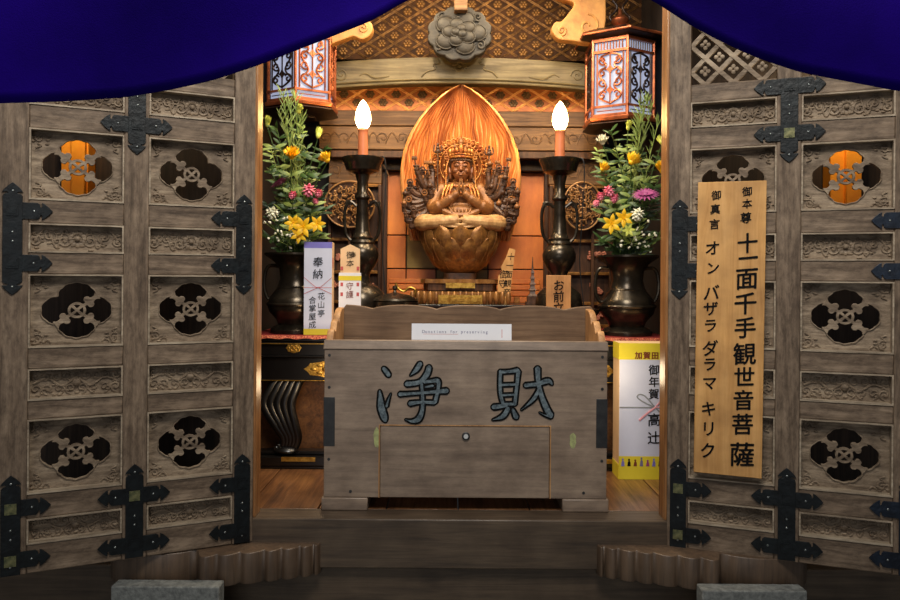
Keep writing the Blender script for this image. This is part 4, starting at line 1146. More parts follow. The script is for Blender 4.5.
# ------------------------------------------------------------------ candlesticks and lamps
DC = 3.0; kc = DC/F
def candlestick(px, label, label2):
    c = W(px, 0, DC); kc = DC/F*.983; t = thing('bronze_candlestick', label, 'candlestick', (c.x, DC, TZ+.002)); K = Matrix.Diagonal((kc, kc, kc, 1))
    MB().lathe([(25, 0), (25.5, 4), (22, 10), (23, 20), (24, 30), (22, 40), (15, 47), (9, 50)], 40, K).build('base', 'bronze', t)
    MB().lathe([(9, 49), (7.5, 55), (8.5, 61), (13, 67), (16.5, 74), (17, 80), (15, 86), (11, 90)], 40, K).build('bulb_body', 'bronze', t)
    MB().lathe([(11.5, 89), (12.5, 91), (11.5, 93.5), (10.5, 93.5), (11, 96), (9.5, 97), (7.5, 103), (6.3, 118), (5.8, 130), (6, 134), (8, 136), (8, 138), (5.6, 141), (5.6, 152), (7.5, 160), (13, 163)], 36, K).build('neck', 'bronze', t)
    MB().lathe([(12, 162), (16.5, 164), (18.5, 170), (21, 175), (21, 177), (19, 176.5), (16, 170), (10, 167), (.01, 166.5)], 40, K).build('drip_pan', 'bronze', t)
    for sg in (-1, 1):
        mb = MB(); mb.tube(smoothpts([(sg*6, 0, 128), (sg*13, 0, 133), (sg*17.5, 0, 125), (sg*18, 0, 112), (sg*16, 0, 99), (sg*10, 0, 92)], 5), 1.7, 8, K)
        mb.tube([p for p in spiral(sg*14.5, 131, .6, 3.2, 0, 1.1*sg)], 1.2, 8, K)
        mb.build('ear_handle', 'bronze', t)
    l = thing('candle_lamp', label2, 'candle lamp', (c.x, DC, TZ+.002+167*kc))
    MB().lathe([(5.6, 0), (5.4, 2), (4.8, 34), (5, 37), (5.4, 38), (4.7, 40), (.01, 40)], 24, K).build('candle_tube', 'tube', l)
    MB().lathe([(4.4, 40.1), (6.8, 44), (8, 49), (7.6, 55), (5.6, 61), (3, 66), (.3, 69)], 24, K).build('bulb', 'bulb', l)
    w_ = MB(); sg = 1
    w_.tube(smoothpts([(3, 3, 167.5), (12, 2, 172), (20, -4, 178), (23.5, -6, 172), (24, -5, 150), (22, -4, 110), (21, 0, 70), (26.5, 0, 20), (27, -5, 1.0)], 6), .55, 6, K)
    tag(w_.build('power_cord', 'wire', loc=(c.x, DC, TZ+.002)), 'thin black cord hanging from the %s candlestick pan' % ('left' if px < 450 else 'right'), 'cord')
    return t
candlestick(362, 'tall dark bronze candlestick with ear handles left of the statue', 'lit candle shaped lamp on the left bronze candlestick')
candlestick(559, 'tall dark bronze candlestick with ear handles right of the statue', 'lit candle shaped lamp on the right bronze candlestick')

# ------------------------------------------------------------------ flower vases
DV = 2.96; kv = DV/F
def vase(px, label):
    K = Matrix.Diagonal((kv, kv, kv, 1))
    t = thing('bronze_vase', label, 'vase', (W(px, 0, DV).x, DV, TZ+.002))
    MB().lathe([(25, 0), (25, 3), (22, 6), (17, 8), (19, 13), (26, 21), (28, 28), (25, 36), (18, 45), (15.5, 54), (16.5, 63), (21, 70), (28, 75), (31, 77), (31, 79), (29, 79), (20, 70), (14, 62), (13, 30), (.01, 28)], 48, K).build('body', 'bronze', t)
    MB().lathe([(28.4, 27), (29, 28.5), (28.2, 30)], 48, K).lathe([(18.3, 43), (19, 44.5), (17.9, 46)], 48, K).build('raised_band', 'bronze', t)
    for sg in (-1, 1):
        mb = MB(); mb.tube(smoothpts([(sg*18, 0, 66), (sg*27, 0, 66), (sg*31, 0, 58), (sg*31.5, 0, 44), (sg*28, 0, 34), (sg*24, 0, 33)], 5), 1.8, 8, K)
        mb.build('loop_handle', 'bronze', t)
vase(296, 'dark bronze flower vase on the left of the altar table')
vase(627, 'dark bronze flower vase with loop handles on the right of the altar table')

def leaf_mesh(mb, base, dirv, L, w_, curl=.3, up=Vector((0,-1,.3))):
    d = dirv.normalized(); s_ = d.cross(up).normalized(); n = s_.cross(d).normalized()
    v = []; N_ = 5
    for j in range(N_+1):
        t = j/N_; ww = w_*sin(PI*min(1, t*.9+.08))**.9; p = base+d*L*t-n*curl*L*t*t
        v += [tuple(p+s_*ww), tuple(p+n*ww*.25), tuple(p-s_*ww)]
    f = []
    for j in range(N_):
        a = j*3; f += [(a, a+1, a+4, a+3), (a+1, a+2, a+5, a+4)]
    mb.add(v, f)
def bloom(kind, r, rnd):
    mb = MB()
    if kind == 'mum':      # cup of many upright petals
        for ring, (n, tilt, L) in enumerate(((14, 1.15, 1.0), (12, .75, 1.05), (9, .4, 1.0), (5, .12, .85))):
            for i in range(n):
                a = 2*PI*(i+ring*.5)/n+rnd.uniform(-.1, .1)
                d = Vector((sin(tilt)*cos(a), sin(tilt)*sin(a), cos(tilt)))
                leaf_mesh(mb, Vector((0, 0, 0)), d, r*L*rnd.uniform(.9, 1.1), r*.17, -.35, Vector((0, 0, 1)) if tilt > .3 else Vector((0, 1, 0)))
        mb.ell((0, 0, r*.15), r*.28, 10, 8)
    elif kind == 'bud':
        for ring, (n, tilt, L) in enumerate(((8, .62, 1.2), (7, .35, 1.3), (4, .1, 1.3))):
            for i in range(n):
                a = 2*PI*(i+ring*.5)/n; d = Vector((sin(tilt)*cos(a), sin(tilt)*sin(a), cos(tilt)))
                leaf_mesh(mb, Vector((0, 0, 0)), d, r*L, r*.22, -.25, Vector((0, 0, 1)) if tilt > .3 else Vector((0, 1, 0)))
        mb.ell((0, 0, r*.3), (r*.3, r*.3, r*.5), 10, 8)
    elif kind == 'ball':
        for i in range(40):
            z = 1-2*(i+.5)/40; a = i*2.4; q = math.sqrt(1-z*z); d = Vector((q*cos(a), q*sin(a), z))
            leaf_mesh(mb, d*r*.3, d, r*.72, r*.24, .35, Vector((.3, .2, 1)))
        mb.ell((0, 0, 0), r*.6, 10, 8)
    elif kind == 'lily':
        for i in range(6):
            a = i*PI/3; d = Vector((cos(a), -.6, sin(a))); leaf_mesh(mb, Vector((0, 0, 0)), d, r*1.2, r*.30, .35, Vector((0, -1, 0)))
        for i in range(4): mb.tube([(0, 0, 0), (r*.25*cos(i*1.6), -r*.6, r*.25*sin(i*1.6))], r*.04, 5)
    elif kind == 'flat':
        for ring, (n, L) in enumerate(((20, 1.2), (16, .8))):
            for i in range(n):
                a = 2*PI*(i+.5*ring)/n; leaf_mesh(mb, Vector((0, 0, 0)), Vector((cos(a), sin(a)*.75, .12+.3*ring)), r*L, r*.12, .15, Vector((0, 0, 1)))
        mb.ell((0, 0, 0), (r*.3, r*.3, r*.2), 10, 8)
    return mb
def flower(name, label, cat, px, py, kind, r, m, vx, dd, group=None, leaves=2, seed=0):
    rnd = random.Random(seed+px*7+py)
    d = DV+dd-.03; r *= 1.15; p = W(px, py, d); base = Vector((vx+rnd.uniform(-.03, .03), DV+rnd.uniform(-.03, .03), TZ+70*kv))
    t = thing(name, label, cat, tuple(base), group=group)
    q = p-base; r *= kv
    b = bloom(kind, r, rnd).build('bloom', m, t, loc=tuple(q), rot=(rnd.uniform(.25, .6), rnd.uniform(-.25, .25), rnd.uniform(0, 6)) if kind != 'lily' else (0, rnd.uniform(0, 1), 0), smooth=60)
    mid = Vector((q.x*.45, q.y*.5, q.z*.6)); pts = smoothpts([(0, 0, 0), tuple(mid), tuple(q)], 6)
    MB().tube(pts, .0018, 6).build('stem', 'green', t)
    if leaves:
        mb = MB()
        for i in range(leaves):
            for s_ in (-1, 1):
                tt = int(len(pts)*(.6+.3*i/leaves)); leaf_mesh(mb, Vector(pts[min(tt, len(pts)-2)]), Vector((s_, rnd.uniform(-.8, .2), .5)), .05, .008, .4)
        mb.build('leaf_spray', 'greenl' if rnd.random() < .5 else 'green', t)
def sprig(label, px, py, m, vx, dd, kind, group, seed, r=1):
    rnd = random.Random(seed*13+px); d = DV+dd; p = W(px, py, d)
    base = Vector((vx+rnd.uniform(-.04, .04), DV+rnd.uniform(-.03, .03), TZ+68*kv)); q = p-base
    nm = {'willow': 'spiky_grass_stem', 'leafy': 'leafy_branch', 'gyp': 'baby_breath_sprig'}[kind]
    t = thing(nm, label, {'willow': 'grass', 'leafy': 'foliage', 'gyp': 'flower'}[kind], tuple(base), group=group)
    pts = smoothpts([(0, 0, 0), tuple(Vector((q.x*.35, q.y*.5, q.z*.6))), tuple(q)], 8)
    MB().tube(pts, .0016, 6).build('stem', m if kind != 'gyp' else 'greend', t)
    mb = MB(); n = len(pts)
    if kind == 'willow':
        for i in range(46):
            j = int(n*(.35+.64*rnd.random())); j = min(j, n-1); a = rnd.uniform(0, 6.28)
            dv = Vector((.55*cos(a), .45*sin(a), 1.0)); leaf_mesh(mb, Vector(pts[j]), dv, rnd.uniform(.03, .065), .0017, rnd.uniform(-.1, .25))
        mb.build('needle_spray', m, t)
    elif kind == 'leafy':
        for i in range(38):
            j = int(n*(.18+.82*i/38)); j = min(j, n-1); a = rnd.uniform(0, 6.28)
            dv = Vector((cos(a), .7*sin(a)-.2, rnd.uniform(-.1, .9))); leaf_mesh(mb, Vector(pts[j]), dv, rnd.uniform(.022, .06)*r, rnd.uniform(.0028, .0065)*r, rnd.uniform(-.1, .6))
        mb.build('leaf_spray', m, t)
    else:
        bl = MB()
        for i in range(8):
            j = int(n*(.5+.5*rnd.random())); j = min(j, n-1); e = Vector(pts[j])+Vector((rnd.uniform(-.05, .05), rnd.uniform(-.04, .01), rnd.uniform(-.02, .045)))
            mb.tube([pts[j], tuple(e)], .0007, 5)
            for w_ in range(4): bl.ell(tuple(e+Vector((rnd.uniform(-.003, .003), rnd.uniform(-.003, .003), rnd.uniform(-.003, .003)))), .0036, 7, 5)
        mb.build('twig', 'greenl', t); bl.build('tiny_blossom', 'fwhi', t)
VL, VR = W(296, 0, DV).x, W(627, 0, DV).x
FL = [('chrysanthemum', 'large yellow chrysanthemum in the left vase, the left one of the big yellow pair', 291, 159, 'mum', 9.5, 'fyel', -.08),
 ('chrysanthemum', 'large yellow chrysanthemum in the left vase, the one closest to the left candlestick', 327, 162, 'mum', 8.5, 'fyel', -.06),
 ('chrysanthemum', 'pale yellow half open bud in the left vase, right above the big yellow bloom', 317, 138, 'bud', 7, 'flem', -.05),
 ('chrysanthemum', 'small pale yellow bud in the left vase just below the lantern', 297, 114, 'bud', 6, 'flem', -.03),
 ('chrysanthemum', 'pale yellow bud at the far left edge of the left flower arrangement', 266, 127, 'bud', 6.5, 'flem', -.04),
 ('chrysanthemum', 'mauve flat bloom in the left vase near the door jamb', 279, 184, 'flat', 8, 'fpur', -.06),
 ('carnation', 'pink carnation in the left vase, the largest of its pink cluster', 308, 191, 'ball', 6, 'fpink', -.10),
 ('carnation', 'pink carnation in the left vase, right of the largest pink one', 318, 194, 'ball', 4, 'fpink', -.09),
 ('carnation', 'tiny pink carnation bud in the left vase at the bottom of the pink cluster', 315, 202, 'ball', 3, 'fpink', -.09),
 ('carnation', 'pale lilac pink carnation in the left vase, left of the pink cluster', 292, 196, 'ball', 4, 'fpink', -.08),
 ('statice', 'white frilly flower low at the left edge of the left arrangement', 272, 214, 'ball', 6, 'fwhi', -.08),
 ('lily', 'yellow star flower in the left vase, leftmost of the low yellow cluster', 293, 224, 'lily', 6, 'fyel', -.10),
 ('lily', 'yellow star flower in the left vase, in the middle of the low yellow cluster', 303, 228, 'lily', 7.5, 'fyel', -.12),
 ('lily', 'yellow star flower in the left vase, rightmost of the low yellow cluster', 317, 225, 'lily', 6, 'fyel', -.10),
 ('lily', 'yellow star flower in the left vase, lowest of the low yellow cluster', 299, 236, 'lily', 6, 'fyel', -.11)]
for i, (nm, lb, px, py, kd, r, m_, dd) in enumerate(FL): flower(nm, lb, 'flower', px, py, kd, r, m_, VL, dd, seed=i)
FR = [('chrysanthemum', 'white open chrysanthemum in the right vase, highest on the side of the candle lamp', 602, 143, 'mum', 7.5, 'fwhi', -.04),
 ('chrysanthemum', 'pale yellow bud in the right vase just below the right lantern', 627, 128, 'bud', 6, 'flem', -.03),
 ('chrysanthemum', 'large yellow chrysanthemum in the middle of the right arrangement', 630, 162, 'mum', 9, 'fyel', -.08),
 ('chrysanthemum', 'yellow chrysanthemum in the right vase below the white one', 601, 169, 'mum', 7, 'fyel', -.06),
 ('chrysanthemum', 'yellow bloom partly cut off by the right door jamb', 662, 171, 'bud', 8, 'fyel', -.05),
 ('chrysanthemum', 'cream bud at the upper right edge of the right arrangement by the jamb', 661, 142, 'bud', 6, 'flem', -.03),
 ('chrysanthemum', 'mauve flat bloom in the right vase near the right jamb', 645, 193, 'flat', 9.5, 'fpur', -.08),
 ('carnation', 'pink carnation in the right vase, topmost of the pink cluster', 608, 190, 'ball', 5.2, 'fpink', -.10),
 ('carnation', 'pink carnation in the right vase, on the left of the pink cluster', 600, 195, 'ball', 4, 'fpink', -.10),
 ('carnation', 'pink carnation in the right vase, on the right of the pink cluster', 614, 197, 'ball', 4.4, 'fpink', -.10),
 ('carnation', 'small pink carnation bud in the right vase, lowest of the pink cluster', 596, 202, 'ball', 3.2, 'fpink', -.10),
 ('statice', 'white frilly flower in the right vase above the low yellow blooms', 637, 213, 'ball', 6, 'fwhi', -.09),
 ('lily', 'yellow star flower in the right vase, leftmost of the low yellow pair', 611, 223, 'lily', 7, 'fyel', -.12),
 ('lily', 'yellow star flower in the right vase, upper right of the low yellow pair', 623, 217, 'lily', 6.5, 'fyel', -.11),
 ('lily', 'small yellow star flower in the right vase, lowest and alone', 628, 229, 'lily', 4.5, 'flem', -.11)]
for i, (nm, lb, px, py, kd, r, m_, dd) in enumerate(FR): flower(nm, lb, 'flower', px, py, kd, r, m_, VR, dd, seed=i+40)
for side, vx, cx_, x_lo in (('left', VL, 296, -1), ('right', VR, 630, 1)):
    g = 'leafy branches in the %s vase' % side
    P = [(-28, 170), (-30, 205), (-22, 230), (-14, 150), (-6, 175), (2, 205), (10, 150), (16, 178), (26, 212), (30, 190), (-20, 130), (6, 130), (20, 232), (-2, 235), (34, 150), (-34, 150), (-30, 238), (8, 220), (-16, 212), (30, 238), (-12, 190), (22, 200)]
    for i, (dx, py) in enumerate(P):
        if side == 'left' and cx_+dx < 264: dx += 8
        if side == 'left' and dx > 26: dx -= 6
        sprig('leafy green branch in the %s vase' % side, cx_+dx, py, ('green', 'greend', 'green', 'greenl')[i % 4], vx, -.06+.02*(i % 5), 'leafy', g, i, 1.0)
    g = 'spiky grass stems in the %s vase' % side
    for i, (dx, py) in enumerate(((-14, 98), (-8, 104), (-2, 100), (-18, 112), (4, 118)) if side == 'left' else ((10, 104), (15, 100), (20, 108), (6, 118), (27, 122))):
        sprig('tall pale spiky grass stem in the %s vase' % side, cx_+dx, py, 'greenl', vx, -.09+.01*i, 'willow', g, i+50)
    g = 'baby breath sprigs in the %s vase' % side
    for i, (dx, py) in enumerate(((-20, 232), (-12, 240), (-24, 222)) if side == 'left' else ((10, 225), (16, 235), (2, 238))):
        sprig('sprig of tiny white blossoms in the %s vase' % side, cx_+dx, py, 'greend', vx, -.13, 'gyp', g, i+80)

# ------------------------------------------------------------------ hanging lanterns
def lantern(px, dy, label, D=3.14):
    kl = D/F; K = Matrix.Diagonal((kl, kl, kl, 1))
    zc = W(0, 118+dy, D).z
    t = thing('hexagonal_lantern', label, 'lantern', (W(px, 0, D).x, D, zc))
    def hexv(R, z, off=0): return [(R*sin(off+i*PI/3), -R*cos(off+i*PI/3), z) for i in range(6)]
    def hexp(name, prof, m, bevel=.0015):
        v = []; f = []
        for R, z in prof: v += hexv(R, z)
        for j in range(len(prof)-1):
            for i in range(6): f.append((j*6+i, j*6+(i+1) % 6, (j+1)*6+(i+1) % 6, (j+1)*6+i))
        f.append(tuple(range(6))[::-1]); f.append(tuple((len(prof)-1)*6+i for i in range(6)))
        return MB().add(v, f).build(name, m, t, Mx=K, smooth=30, bevel=bevel)
    hexp('roof', [(34, 80), (46, 82.5), (47, 85), (40, 88), (28, 93), (16, 96), (6, 97.5)], 'lampdk')
    mb = MB(); v = hexv(46.8, 84)
    mb.tube(v, 1.3, 8, K, closed=True)
    for q in hexv(46.5, 85): mb.tube(smoothpts([q, (q[0]*.6, q[1]*.6, 92), (q[0]*.13, q[1]*.13, 98)], 4), 1.0, 6, K)
    mb.build('roof_edge', 'copper', t)
    hexp('floor_plate', [(37, 0), (38, 2), (38, 4), (35, 5)], 'copper'); hexp('lower_tray', [(24, -6), (33, -5), (39, -2.5), (38, -1.5), (35, -.5)], 'lampdk'); hexp('foot_ring', [(12, -9), (16, -8.5), (15, -6)], 'lampdk')
    for z0, z1, R in ((5, 7, 35.5), (13, 15, 36.5), (66, 68.5, 36), (77, 80, 36)):
        mb = MB()
        a, b = hexv(R, z0), hexv(R-3, z0); c, d = hexv(R, z1), hexv(R-3, z1)
        v = a+b+c+d; f = []
        for i in range(6):
            j = (i+1) % 6; f += [(i, j, 12+j, 12+i), (6+i, 18+i, 18+j, 6+j), (12+i, 12+j, 18+j, 18+i), (i, 6+i, 6+j, j)]
        mb.add(v, f); mb.build('hexagonal_rail', 'copper', t, Mx=K, smooth=30)
    for q in hexv(34.3, 0):
        MB().tube([(q[0], q[1], 4), (q[0], q[1], 81)], 1.7, 6, K).build('corner_post', 'copper', t)
    # lit paper panels and their scroll grilles
    def grille():
        mb = MB(); hw2 = 14.0; z0, z1 = 16, 65.5; H = z1-z0
        for sg in (-1, 1):
            for zz, fl in ((z0+9, 1), (z0+22, -1), (z0+31, 1), (z0+43, -1)):
                mb.tube(spiral(sg*7.6, zz, .8, 4.6, PI/2*fl, 1.15*sg*fl, -.4), 1.0, 5)
            mb.tube(smoothpts([(0, -.4, z0+1), (sg*11, -.4, z0+8), (sg*4, -.4, z0+18), (sg*11, -.4, z0+30), (sg*4, -.4, z0+38), (sg*10, -.4, z0+46), (0, -.4, z1)], 5), 1.0, 5)
            mb.tube([(sg*12.9, -.4, z0), (sg*12.9, -.4, z1)], .9, 5)
        mb.tube([(0, -.4, z0), (0, -.4, z1)], .8, 5)
        for zz in (z0+14, z0+34):
            mb.plate([[(4.2*(1 if q % 2 == 0 else .55)*cos(q*PI/4), zz+4.8*(1 if q % 2 == 0 else .55)*sin(q*PI/4)) for q in range(8)]], -1, .2)
        for q in range(9): mb.tube([(-12+3*q, -.4, 69.5), (-12+3*q, -.4, 76.5)], .7, 5)
        mb.tube([(-13, -.4, 10), (13, -.4, 10)], .5, 5)
        return mb
    ap = 34.3*cos(PI/6)-.8
    if not _lg: _lg.append(grille().data('scroll_grille', 40, 'lampdk', K)); _lg.append(MB().box(-15, 15, 1.1, 2, 6, 13).box(-15, 15, 1.1, 2, 15, 66).box(-15, 15, 1.1, 2, 68, 77).data('lit_panel', 40, 'lampw', K)); _lg.append(_lg[0].copy()); _lg[2].materials.clear(); _lg[2].materials.append(M['copper'])
    for i in range(6):
        a = (i+.5)*PI/3
        g = link('scroll_grille', _lg[2] if (sin(a) > 0) != (px > 450) and cos(a) > 0 else _lg[0], t, (ap*kl*sin(a), -ap*kl*cos(a), 0), (0, 0, a))
        link('lit_panel', _lg[1], t, (ap*kl*sin(a), -ap*kl*cos(a), 0), (0, 0, a))
    mb = MB(); mb.lathe([(7, 96), (8, 98), (5, 100), (8.5, 103), (9, 106), (6, 109), (2.5, 111), (1.5, 116), (.1, 118)], 20, K).build('finial', 'copper', t)
    mb = MB()
    for sg in (-1, 1): mb.tube(smoothpts([(0, 0, 100), (sg*6, 0, 103), (sg*10, 0, 109), (sg*5, 0, 114), (sg*3, 0, 120), (sg*7, 0, 126), (0, 0, 132)], 5), 1.2, 8, K)
    mb.build('hanging_ring', 'lampdk', t)
    mb = MB(); top = (3.0-zc)/kl
    mb.tube([(0, 0, 131), (0, 0, top)], .8, 6, K); mb.build('chain_rod', 'lampdk', t)
_lg = []
lantern(618, 7, 'hexagonal copper lantern with lit scrollwork panels hanging over the right vase')
lantern(301, -6, 'hexagonal lantern with lit scrollwork panels over the left vase, partly behind the purple curtain')

# ------------------------------------------------------------------ small things on the altar
def block(name, label, cat, px0, px1, py0, py1, d, th, m, zfix=None):
    a, b = W(px0, py0, d), W(px1, py1, d); z0 = b.z if zfix is None else zfix
    t = thing(name, label, cat, ((a.x+b.x)/2, d, z0))
    return t, b.x-a.x, a.z-z0
# wrapped offering box on the left
t, w_, h_ = block('offering_gift_box', 'tall white wrapped box with purple top band and brush writing, before the left vase', 'gift box', 304, 332, 243, 337, 2.84, .05, 'paperb', TZ+.0015)
t.rotation_euler = (0, 0, .02)
MB().box(-w_/2, w_/2, 0, .06, 0, h_).build('box', 'cream', t, bevel=.001)
MB().box(-w_/2+.0005, w_/2-.0005, -.0008, 0, h_*.065, h_*.935).build('paper_front', 'paperb', t)
MB().box(-w_/2, w_/2, -.001, 0, h_*.935, h_).build('top_band', 'purple', t); MB().box(-w_/2, w_/2, -.001, 0, 0, h_*.065).build('bottom_band', 'yellow', t)
mb = MB(); ks = 2.84/F
column(mb, '奉納', .000, h_-.055, 10.5*ks, 12*ks, -.0015, bold=.006, thick=.0008)
mb.build('writing', 'ink', t)
mb = MB(); column(mb, '花山亭', .013, h_-.19, 7.6*ks, 8.6*ks, -.0015, bold=.0, thick=.0008)
column(mb, '合掌屋成', -.020, h_-.205, 7.8*ks, 8.2*ks, -.0015, bold=.0, thick=.0008); mb.build('writing', 'ink', t)
mb = MB()
mb.tube(smoothpts([(-w_/2, -.001, h_*.62), (-.01, -.0016, h_*.52), (.0, -.002, h_*.51), (w_/2, -.001, h_*.44)], 5), .0009, 5)
mb.tube(smoothpts([(w_/2, -.001, h_*.62), (.012, -.0016, h_*.52), (.0, -.002, h_*.51), (-w_/2, -.001, h_*.44)], 5), .0009, 5)
mb.tube([(-w_/2, -.001, h_*.51), (w_/2, -.001, h_*.51)], .0008, 5); mb.build('printed_cord', 'inkr', t)
mb = MB(); mb.ell((w_/2+.0005, .02, h_*.78), (.001, .012, .022), 12, 8); mb.build('red_ornament', 'inkr', t)
# small wooden talisman
t, w_, h_ = block('paper_talisman', 'small white pointed talisman tablet with yellow band beside the wrapped box', 'talisman', 339, 361, 245, 330, 2.9, .01, 'paper', TZ+.0015)
mb = MB(); mb.plate([[(-w_/2*.88, 0), (w_/2*.88, 0), (w_/2*.88, h_-.018), (0, h_), (-w_/2*.88, h_-.018)]], 0, .008); mb.build('tablet', 'cream', t)
MB().box(-w_/2, w_/2, -.004, .010, 0, h_-.11).build('paper_sleeve', 'paper', t)
zb_s = h_-.14
MB().box(-w_/2-.0005, w_/2+.0005, -.0048, .0105, zb_s, zb_s+.018).build('yellow_band', 'yellow', t)
mb = MB(); column(mb, '御本', .0, h_-.026, 8*ks, 8.4*ks, -.001, bold=.0, thick=.0008); column(mb, '奉', .012, h_-.03, 6*ks, 7*ks, -.001, bold=0, thick=.0008); mb.build('writing', 'ink', t)
mb = MB(); column(mb, '守護', .0, zb_s-.006, 8*ks, 8.6*ks, -.0046, bold=.0, thick=.0008); mb.build('writing', 'inkb', t)
mb = MB()
for sg in (-1, 1):
    for z in (zb_s-.022, zb_s-.06, zb_s+.04): mb.box(sg*.031-.005, sg*.031+.005, -.0046, -.004, z, z+.014)
mb.build('red_print', 'inkr', t)
# small sign お前立
t, w_, h_ = block('small_wooden_sign', 'small upright wooden sign with black writing before the right candlestick', 'sign', 546.5, 571, 274.5, 330, 2.88, .012, 'hinoki', TZ+.0015)
MB().box(-w_/2, w_/2, 0, .012, 0, h_).build('board', 'hinoki', t, bevel=.0015)
mb = MB(); column(mb, 'お前立', 0, h_-.016, 11.5*2.88/F, 11.3*2.88/F, -.0009, bold=.012, thick=.0012); mb.build('writing', 'ink', t)
# leaning tag beside the statue
t, w_, h_ = block('leaning_wooden_tag', 'slim pale wooden tag with brush writing leaning beside the lotus seat', 'tag', 497, 509, 248, 302, 3.135, .006, 'plank', DZ+.001)
t.rotation_euler = (0, .11, 0)
mb = MB(); mb.plate([[(-w_/2, 0), (w_/2, 0), (w_/2, h_), (-w_/2*.0, h_*1.01), (-w_/2*.4, h_*.84), (-w_/2, h_*.66), (-w_/2*.8, h_*.58), (-w_/2*1.3, h_*.5)][::-1]], 0, .005); mb.build('board', 'plank', t)
mb = MB(); column(mb, '十一面観音', .010, h_-.016, 8*kc, 9.3*kc, -.0009, bold=.0, thick=.001); column(mb, '御守', -.010, h_*.62, 9.5*kc, 10*kc, -.0009, bold=.0, thick=.001); mb.build('writing', 'ink', t)
# miniature pagoda
t = thing('miniature_pagoda', 'tiny dark tiered pagoda to the right of the statue on the dais', 'pagoda', (W(532.5, 0, 3.15).x, 3.15, DZ+.001)); K = Matrix.Diagonal((kc, kc, kc, 1))
MB().box(-7, 7, -6, 6, 0, 3, K).box(-5.5, 5.5, -5, 5, 3, 9, K).build('base', 'armw', t)
for i in range(5):
    R = 7-i*1.1; z = 9+i*6; MB().lathe([(R, z), (R*.55, z+2.5), (R*.5, z+6)], 4, K @ Matrix.Rotation(PI/4, 4, 'Z')).build('roof_tier', 'armw', t)
MB().tube([(0, 0, 39), (0, 0, 50)], [.9, .3], 6, K).build('spire', 'armw', t)
# lidded bowl
t = thing('lidded_incense_bowl', 'low dark green lidded bowl left of the statue pedestal', 'bowl', (W(395, 0, 2.98).x, 2.98, TZ+.002)); K = Matrix.Diagonal((kc, kc, kc, 1))
MB().lathe([(16, 0), (16, 3), (12, 6), (20, 14), (23, 24), (23.5, 31), (22, 32)], 36, K).build('bowl', 'bronze', t)
MB().lathe([(24, 32), (23, 34), (14, 37.5), (5, 39), (2, 40), (1.2, 42), (2.6, 44), (2.2, 46), (.1, 47)], 36, K).build('lid', 'ironlid', t) if 'ironlid' in M else MB().lathe([(24, 32), (23, 34), (14, 37.5), (5, 39), (2, 40), (1.2, 42), (2.6, 44), (2.2, 46), (.1, 47)], 36, K).build('lid', 'bronze', t)
# gilt curl ornament left of pedestal
t = thing('gilt_scroll_ornament', 'small gilt curling metal ornament between the statue and the left candlestick', 'ornament', (W(408, 0, 3.15).x, 3.15, DZ+.001))
MB().tube(smoothpts([(0, 0, 2), (6, 0, 8), (8, 0, 14), (2, 0, 17), (-4, 0, 13), (-10, 0, 16), (-13, 0, 22)], 6), 1.3, 8, K).build('curl', 'gold', t); MB().lathe([(6, 0), (5, 2), (1.5, 3)], 16, K).build('foot', 'gold', t)
# little white dish right
t = thing('round_metal_dish', 'small shiny round metal dish behind the right end of the offering box', 'dish', (W(588, 0, 2.95).x, 2.95, TZ+.002))
MB().lathe([(8, 0), (5, 3), (4, 14), (10, 20), (13, 25), (12, 25), (9, 21), (.1, 18)], 28, K).build('dish', 'bronze', t)

# ------------------------------------------------------------------ yellow and white gift box on the floor
D2 = 2.66; kg = D2/F
gx0, gx1 = W(620, 0, D2).x, W(690, 0, D2).x; gz1 = W(0, 342, D2).z
t = thing('large_gift_box', 'tall white box with yellow bands and pink and grey bow on the floor at right', 'gift box', ((gx0+gx1)/2, D2, FZ+.0005))
gw = (gx1-gx0)/2; gh = gz1-FZ
MB().box(-gw, gw, 0, .10, 0, gh).build('carton', 'cream', t, bevel=.001)
def gb(px, py): return (px-450)*kg-(gx0+gx1)/2, CZ-(py-HY)*kg-FZ
MB().box(-gw+.0005, gw-.0005, -.001, .0, gb(0, 455)[1], gb(0, 358.5)[1]).build('white_wrap', 'paperb', t)
MB().box(-gw, gw, -.0012, 0, gb(0, 358.5)[1], gh).box(-gw-.001, -gw, 0, .10, gb(0, 358.5)[1], gh).build('yellow_top_band', 'yellow', t)
MB().box(-gw, gw, -.0012, 0, 0, gb(0, 455)[1]).box(-gw-.001, -gw, 0, .10, 0, gb(0, 455)[1]-.03).build('yellow_bottom_band', 'yellow', t)
mb = MB()
for i, ch in enumerate('加賀田本'):
    x, z = gb(639+8.2*i, 357); mb.mesh(glyph(ch, .02, .03), Matrix.Translation((x, -.0018, z)) @ Matrix.Diagonal((7.6*kg, .04, 7.6*kg, 1)))
mb.build('printed_writing', 'inkb', t)
mb = MB(); x, z = gb(654.5, 363); column(mb, '御年賀', x, z, 11*kg, 12*kg, -.0018, bold=.012, thick=.001, skew=.05)
x, z = gb(655, 411.5); column(mb, '高辻', x, z, 13.5*kg, 18*kg, -.0018, bold=.012, thick=.001, skew=.05); mb.build('brush_writing', 'ink', t)
def tape(pts, m, nm='ribbon', r=.0022):
    P = [gb(*p) for p in pts]; mb = MB(); mb.tube(smoothpts([(p[0], -.003, p[1]) for p in P], 6), r, 6, Matrix.Diagonal((1, .4, 1, 1)) @ Matrix.Translation((0, -.004, 0))); mb.build(nm, m, t)
M['rgrey'] = mat('grey_ribbon', (150, 155, 160), .5); M['rpink'] = mat('pink_ribbon', (240, 170, 180), .5)
tape([(620.2, 406), (640, 406), (656, 406)], 'rgrey'); tape([(656, 406), (645, 401), (638, 396), (640, 393), (646, 395), (656, 406), (664, 414)], 'rgrey')
